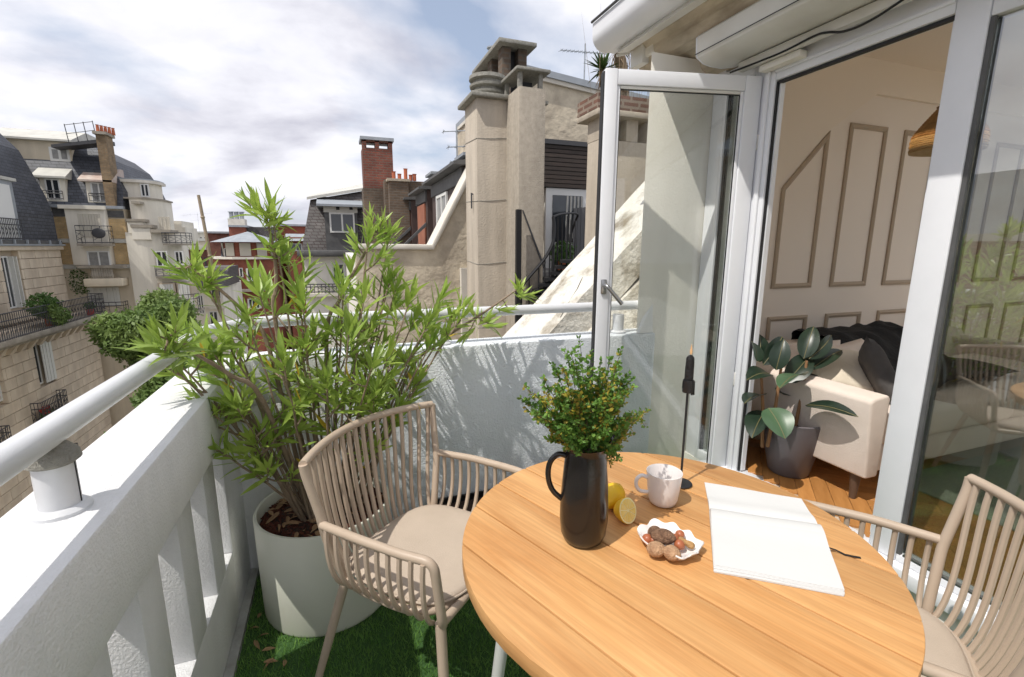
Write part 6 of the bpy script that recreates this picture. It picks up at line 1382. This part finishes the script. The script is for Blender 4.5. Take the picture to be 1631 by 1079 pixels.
for k in range(6):
    e_ = (B0 - S0).normalized() * (.0022 * (5 - k) * (1 + .5 * (k % 2))); e2 = (B1 - S1).normalized() * (.0016 * (5 - k)); sd3 = (S1 - S0).normalized() * (.0011 * ((k * 7) % 3 - 1))
    page('page_stack', S0 + sd3, S1 + sd3, B1 + e2 + sd3, B0 + e_ + sd3, .0035 + .0019 * k, .0072 if k == 5 else .001, h2=.0004 * k)
page('loose_sheet', S0, S1, B1.lerp(S1, .16), B0.lerp(S0, .10), .0136, .0085, h2=.0012)
rb = [on(1318, 872, TZ + .010), on(1332, 877, TZ + .003), on(1346, 884, TZ + .0015), on(1371, 889, TZ + .0015)]
mb = MB(); vs = []
for i, p in enumerate(rb): d = (rb[min(i + 1, 3)] - rb[max(i - 1, 0)]); s = Vector((-d.y, d.x, 0)).normalized() * .0028; vs += [p - s, p + s, p + s + Vector((0, 0, .0008)), p - s + Vector((0, 0, .0008))]
build(mb.add(vs, [(i * 4 + a, i * 4 + (a + 1) % 4, (i + 1) * 4 + (a + 1) % 4, (i + 1) * 4 + a) for i in range(3) for a in range(4)] + [(12, 13, 14, 15)]), 'ribbon', 'ribbon', NB)

# ================================================================== OLEANDER
PO = Vector((-.10, 1.862, .006)); PT_ = thing('plant_pot', 'big round sage white planter filled with bark chips in the terrace corner', 'pot', PO)
pr0, pr1, ph_ = .243, .250, .405
build(MB().lathe([(pr0 - .02, 0), (pr0 - .004, .004), (pr0, .014), (pr0 + .004, .2), (pr1, ph_ - .006), (pr1 - .003, ph_), (pr1 - .012, ph_), (pr1 - .015, ph_ - .006), (pr1 - .018, ph_ - .08), (.0, ph_ - .08)], PO, 72), 'pot_body', 'pot', PT_, smooth=True, auto=radians(50))
build(MB().lathe([(pr1 - .017, ph_ - .05), (.15, ph_ - .035), (0, ph_ - .03)], PO, 32), 'soil', 'soil', PT_, smooth=True)
mb = MB(); md = MB()
def chip(mb, p, a, b, c, R3): 
    vs = [p + R3 @ Vector((x * a * random.uniform(.7, 1.2), y * b * random.uniform(.7, 1.2), z * c)) for z in (-1, 1) for x, y in ((-1, -1), (1, -1), (1, 1), (-1, 1))]
    mb.add(vs, [(0, 3, 2, 1), (4, 5, 6, 7), (0, 1, 5, 4), (1, 2, 6, 5), (2, 3, 7, 6), (3, 0, 4, 7)])
from mathutils import Euler
for k in range(2600):
    r = (pr1 - .022) * sqrt(random.random()); t = random.uniform(0, 2 * pi); p = PO + Vector((r * cos(t), r * sin(t), ph_ - .036 - .012 * r / .25 + random.uniform(0, .008))); s = random.uniform(.003, .0065)
    chip(mb, p, s, s * random.uniform(.6, 1), s * .5, Euler((random.uniform(-1, 1), random.uniform(-1, 1), random.uniform(0, 6))).to_matrix())
stuff(build(mb, 'bark_chips', 'mulch', PT_))
def lance(L_, wd, fold=.25, droop=.12, n=5):
    vs = []
    prof_w = [.18, .72, 1.0, .86, .5, .02]
    for i in range(n + 1): t = i / n; ww = wd * prof_w[i]; z = -droop * L_ * t * t; vs += [(L_ * t, -ww, z + ww * fold), (L_ * t, 0, z), (L_ * t, ww, z + ww * fold)]
    return vs, [(i * 3 + k, (i + 1) * 3 + k, (i + 1) * 3 + k + 1, i * 3 + k + 1) for i in range(n) for k in (0, 1)]
lv, lf_ = lance(.1, .0072); LM = {}
for nm_, m_, args in (('a', 'ole_leaf', (.1, .0086, .25, .10)), ('b', 'ole_leaf', (.1, .0098, .38, .26)), ('c', 'ole_leaf', (.1, .0080, .2, -.05))):
    v_, f_ = lance(*args); me = MB().add(v_, f_).mesh('leaf', m_, smooth=True, auto=radians(90)); LM[nm_] = (me, v_, f_)
# fallen leaves in the pot and on the grass
for k in range(70):
    r = (pr1 - .03) * sqrt(random.random()) if k < 60 else 0; t = random.uniform(0, 2 * pi)
    if random.random() < .7: t = random.choice((random.uniform(pi * .9, pi * 1.5), random.uniform(pi * .5, pi)))
    p = PO + Vector((r * cos(t), r * sin(t), ph_ - .018)); v_, f_ = lance(random.uniform(.035, .06), random.uniform(.005, .009), .5, .3); R3 = Euler((random.uniform(-.6, .6), random.uniform(-.3, .3), random.uniform(0, 6))).to_matrix(); md.add([p + R3 @ Vector(q) for q in v_], f_)
stuff(build(md, 'fallen_leaves', 'dryleaf', PT_))
for k, (px, py) in enumerate(((420, 1055), (410, 985), (412, 1000), (436, 1048), (405, 1020), (417, 1037), (452, 1062), (428, 1010))):
    p = AZ(px, py, .02); v_, f_ = lance(.045, .007, .5, .2); R3 = Euler((.3, .1, k * 1.3)).to_matrix()
    o = build(MB().add([p + R3 @ Vector(q) for q in v_], f_), 'dry_leaf', 'dryleaf', None, at=p); tag(o, 'brown dead leaf on the grass, ' + ('left one of the three nearest the camera', 'farthest back, between planter and parapet edging', 'second farthest back, just before the farthest one', 'middle one of the three nearest the camera', 'leftmost, closest to the parapet edging', 'halfway along the row from planter to camera', 'rightmost and nearest the camera', 'closest to the front of the planter')[k], 'leaf', 'dead leaves on the grass')

OL = thing('oleander', 'tall bushy oleander with narrow green leaves and bare brown stems in the white planter', 'shrub', PO + Vector((0, 0, ph_ - .04)))
r4 = random.Random(8); leaves = []
def rosette(p, d, n, L_, spread, yel=.0):
    d = Vector(d).normalized(); a = d.orthogonal().normalized(); b = d.cross(a)
    for i in range(n):
        t = i * 2.4 + r4.uniform(-.3, .3); k = i / n; el = spread * (1.05 - .85 * k) + r4.uniform(-.12, .12)
        dirv = (d * cos(el) + (a * cos(t) + b * sin(t)) * sin(el)); q = p - d * (.075 * (1 - k)); leaves.append((q, dirv.normalized(), L_ * r4.uniform(.55, 1.12) * (1 - .25 * k), d, r4.random() < yel))
def curve(p0, p1, sag, n=8):
    mid = (p0 + p1) / 2 + Vector(sag); return bez(p0, mid, p1, n)
soil_z = PO.z + ph_ - .04; stemsM = []
def branch(b, tip, r0, r1, sag=(0, 0, 0), n=8):
    pts = curve(b, tip, sag, n); pts = [p + Vector((r4.uniform(-1, 1), r4.uniform(-1, 1), 0)) * (.004 if 0 < i < n else 0) for i, p in enumerate(pts)]
    build(MB().tube(pts, [r0 + (r1 - r0) * i / n for i in range(n + 1)], 7), 'branch', 'ole_stem', OL, smooth=True); return pts
mains = [  # tip pixel, depth Y, base offset
    ((432, 330), 1.80, (-.02, -.02), (.0, .0, .05)), ((455, 400), 1.86, (.00, .03), (0, 0, .05)), ((588, 372), 1.88, (.06, .02), (0, 0, .08)), ((620, 372), 1.98, (.08, .05), (0, 0, .06)),
    ((318, 430), 1.92, (-.06, .03), (-.02, 0, .08)), ((262, 555), 1.62, (-.07, -.05), (0, 0, .12)), ((330, 545), 1.66, (-.06, -.06), (0, 0, .10)), ((392, 505), 1.70, (-.04, -.08), (0, 0, .07)),
    ((372, 640), 1.62, (-.08, -.03), (0, 0, .05)), ((400, 700), 1.66, (-.09, .0), (0, 0, .03)), ((480, 470), 1.74, (.0, -.05), (0, 0, .05)), ((540, 440), 1.92, (.03, .05), (0, 0, .05)),
    ((556, 520), 1.66, (.03, -.08), (0, 0, .05)), ((622, 440), 1.94, (.07, .05), (0, 0, .05)), ((655, 470), 1.86, (.08, .0), (0, 0, .06)), ((705, 470), 1.98, (.1, .03), (0, 0, .08)),
    ((740, 500), 1.94, (.1, .0), (0, 0, .1)), ((690, 540), 1.84, (.1, -.03), (0, 0, .08)), ((620, 560), 1.74, (.06, -.06), (0, 0, .06)), ((520, 600), 1.60, (.01, -.09), (0, 0, .05)),
    ((640, 640), 1.80, (.1, -.02), (0, 0, .05)), ((450, 570), 1.60, (-.03, -.08), (0, 0, .05)), ((580, 470), 1.78, (.04, -.02), (0, 0, .05)), ((500, 520), 1.86, (.0, .05), (0, 0, .05)), ((425, 455), 1.92, (-.03, .05), (0, 0, .06)),
    ((668, 600), 1.9, (.1, .03), (0, 0, .07)), ((600, 620), 1.66, (.07, -.08), (0, 0, .04)), ((350, 590), 1.75, (-.09, .0), (0, 0, .08))]
extra = []
for i in range(16):
    m0 = mains[i % len(mains)]; q = (m0[0][0] + r4.uniform(-45, 45), max(450, m0[0][1] + r4.uniform(0, 110))); extra.append((q, m0[1] + r4.uniform(-.1, .1), (m0[2][0] * .7, m0[2][1] * .7), m0[3]))
for tp_px, Y, bo, sag in mains + extra:
    tip = AY(*tp_px, Y); b = Vector((PO.x + bo[0] * 1.1, PO.y + bo[1] * 1.1, soil_z)); H_ = (tip - b).length
    pts = branch(b, tip - (tip - b).normalized() * .03, .0062, .0026, Vector(sag) * H_)
    d = (pts[-1] - pts[-2]).normalized(); rosette(tip, d, 13, .125, .80)
    for k in range(4, 8):    # side shoots from the upper half
        if r4.random() < .66:
            q = pts[k]; ang = r4.uniform(0, 2 * pi); out = Vector((cos(ang), sin(ang), r4.uniform(.5, 1.3))).normalized(); Ls = r4.uniform(.06, .15) * (.6 + .5 * (8 - k) / 4)
            tt = q + out * Ls
            if tt.x < -.50: tt.x = -.50
            if tt.y > 2.10: tt.y = 2.10 - r4.uniform(0, .03)
            branch(q, tt, .0035, .0022, (0, 0, -.01), 4); rosette(tt, (tt - q), r4.choice((8, 10, 12)), r4.uniform(.09, .12), .80, .02)
    for k in range(3, 8):
        if r4.random() < .4: ang = r4.uniform(0, 2 * pi); leaves.append((pts[k], Vector((cos(ang), sin(ang), .5)).normalized(), r4.uniform(.06, .09), d, r4.random() < .10))
# long low branch reaching right over the parapet, and the one reaching left over the handrail
for chain, shoots in (([(648, 600), (700, 545), (760, 505), (800, 478), (828, 458)], [(845, 470), (826, 455), (812, 492), (775, 505), (790, 520), (740, 535), (750, 488)]),
                      ([(420, 640), (370, 600), (330, 575), (295, 555), (268, 540)], [(248, 530), (285, 512), (300, 548), (262, 562)]),
                      ([(430, 560), (400, 510), (360, 470), (322, 440), (300, 425)], [(290, 430), (312, 412), (340, 440), (330, 450), (270, 425)]),
                      ([(520, 540), (540, 480), (560, 440), (580, 405), (598, 370)], [(566, 385), (610, 352), (625, 370), (590, 345), (560, 420)]),
                      ([(440, 520), (440, 460), (438, 410), (430, 370), (422, 340)], [(390, 318), (410, 322), (432, 335), (452, 350), (440, 375), (460, 400)])):
    Yc = {648: 2.0, 420: 1.66, 430: 1.85, 520: 1.9, 440: 1.82}[chain[0][0]]; Ye = {648: 2.06, 420: 1.42, 430: 1.88, 520: 1.95, 440: 1.80}[chain[0][0]]
    P_ = [AY(*q, Yc + (Ye - Yc) * i / 4) for i, q in enumerate(chain)]; P_ = [Vector((PO.x + (P_[0].x - PO.x) * .4, PO.y, soil_z))] + P_
    sp_ = smooth(P_, 4); build(MB().tube(sp_, [.009 - .0062 * i / len(sp_) for i in range(len(sp_))], 7), 'branch', 'ole_stem', OL, smooth=True)
    for s_ in shoots:
        tt = AY(*s_, Ye + r4.uniform(-.04, .03)); q = min(P_[2:], key=lambda v: (v - tt).length); branch(q, tt, .003, .002, (0, 0, -.01), 4); rosette(tt, (tt - q) + Vector((0, 0, .04)), 12, .10, .78)
for px, py in ((470, 585), (318, 553), (540, 690), (505, 800), (470, 625), (665, 650)):
    p = AY(px, py - 8, 1.55 if px != 505 else 1.6); leaves.append((p, Vector((.25, -.2, -.95)).normalized(), .05, Vector((0, 0, 1)), True))
leaves.sort(key=lambda q: (q[0] - CP).length)
nL = 0; rest = {'g': [[], []], 'y': [[], []]}
for p, d, L_, up_, yel in leaves:
    x_ = d; y_ = up_.cross(x_); y_ = y_.normalized() if y_.length > .05 else x_.orthogonal().normalized(); y_ = (Matrix.Rotation(r4.uniform(-.5, .5), 3, x_) @ y_); z_ = x_.cross(y_)
    sc = L_ / .1; Mx = Matrix((x_ * sc, y_ * sc, z_ * sc)).transposed()
    key = r4.choice('abc')
    if nL < 292 and not yel: link('leaf', LM[key][0], OL, mtx=Matrix.Translation(p - wloc(OL)) @ Mx.to_4x4()); nL += 1
    else:
        R_ = rest['y' if yel else 'g']; o = len(R_[0]); R_[0] += [p + Mx @ Vector(q) for q in LM[key][1]]; R_[1] += [tuple(i + o for i in f) for f in LM[key][2]]
for k_, m_, nm_ in (('g', 'ole_leaf', 'foliage'), ('y', 'ole_yel', 'yellow_leaves')):
    if rest[k_][0]: stuff(build(MB().add(*rest[k_]), nm_, m_, OL, smooth=True, auto=radians(90)))
bs = AY(316, 311, 1.93); BM = thing('bamboo_stake', 'leaning bamboo stake rising out of the oleander on the left', 'stake', (PO.x - .1, PO.y, soil_z))
bp_ = [Vector((PO.x - .08, PO.y + .02, soil_z)), AY(352, 500, 1.92), bs]; bt = MB(); bt.tube([bp_[0], bp_[0].lerp(bp_[1], .5), bp_[1], bp_[1].lerp(bp_[2], .5), bp_[2]], [.006, .006, .0058, .0055, .005], 9)
build(bt, 'cane', 'bamboo', BM, smooth=True)
for f in (.15, .5, .82): q = bp_[1].lerp(bp_[2], f); dq = (bp_[2] - bp_[1]).normalized(); build(MB().tube([q - dq * .004, q, q + dq * .004], [.0056, .0072, .0056], 9), 'node', 'bamboo', BM, smooth=True)

# black trough against the rear wall behind the chair
BT = thing('planter_trough', 'low black plastic trough against the rear wall behind the slatted chair', 'trough', (.75, 2.0, 0))
tb = MB(); x0, x1, y0, y1, zt = .36, 1.12, 1.92, 2.10, .20
for a in ((x0, x1, y0, y0 + .012), (x0, x1, y1 - .012, y1), (x0, x0 + .012, y0, y1), (x1 - .012, x1, y0, y1)): tb.box(*a, .008, zt)
build(tb, 'tray_wall', 'plastic_blk', BT); build(MB().box(x0, x1, y0, y1, .004, .02), 'tray_base', 'plastic_blk', BT)
for k in range(7): build(MB().box(x0 + .06 + k * .1, x0 + .075 + k * .1, y0 - .008, y0 - .0005, .02, zt - .01), 'rib', 'plastic_blk', BT)
build(MB().box(x0 - .01, x1 + .01, y0 - .012, y0 + .004, zt, zt + .012), 'rim', 'plastic_blk', BT); build(MB().box(x0 + .01, x1 - .01, y0 + .01, y1 - .01, .02, zt - .03), 'soil', 'soil', BT)
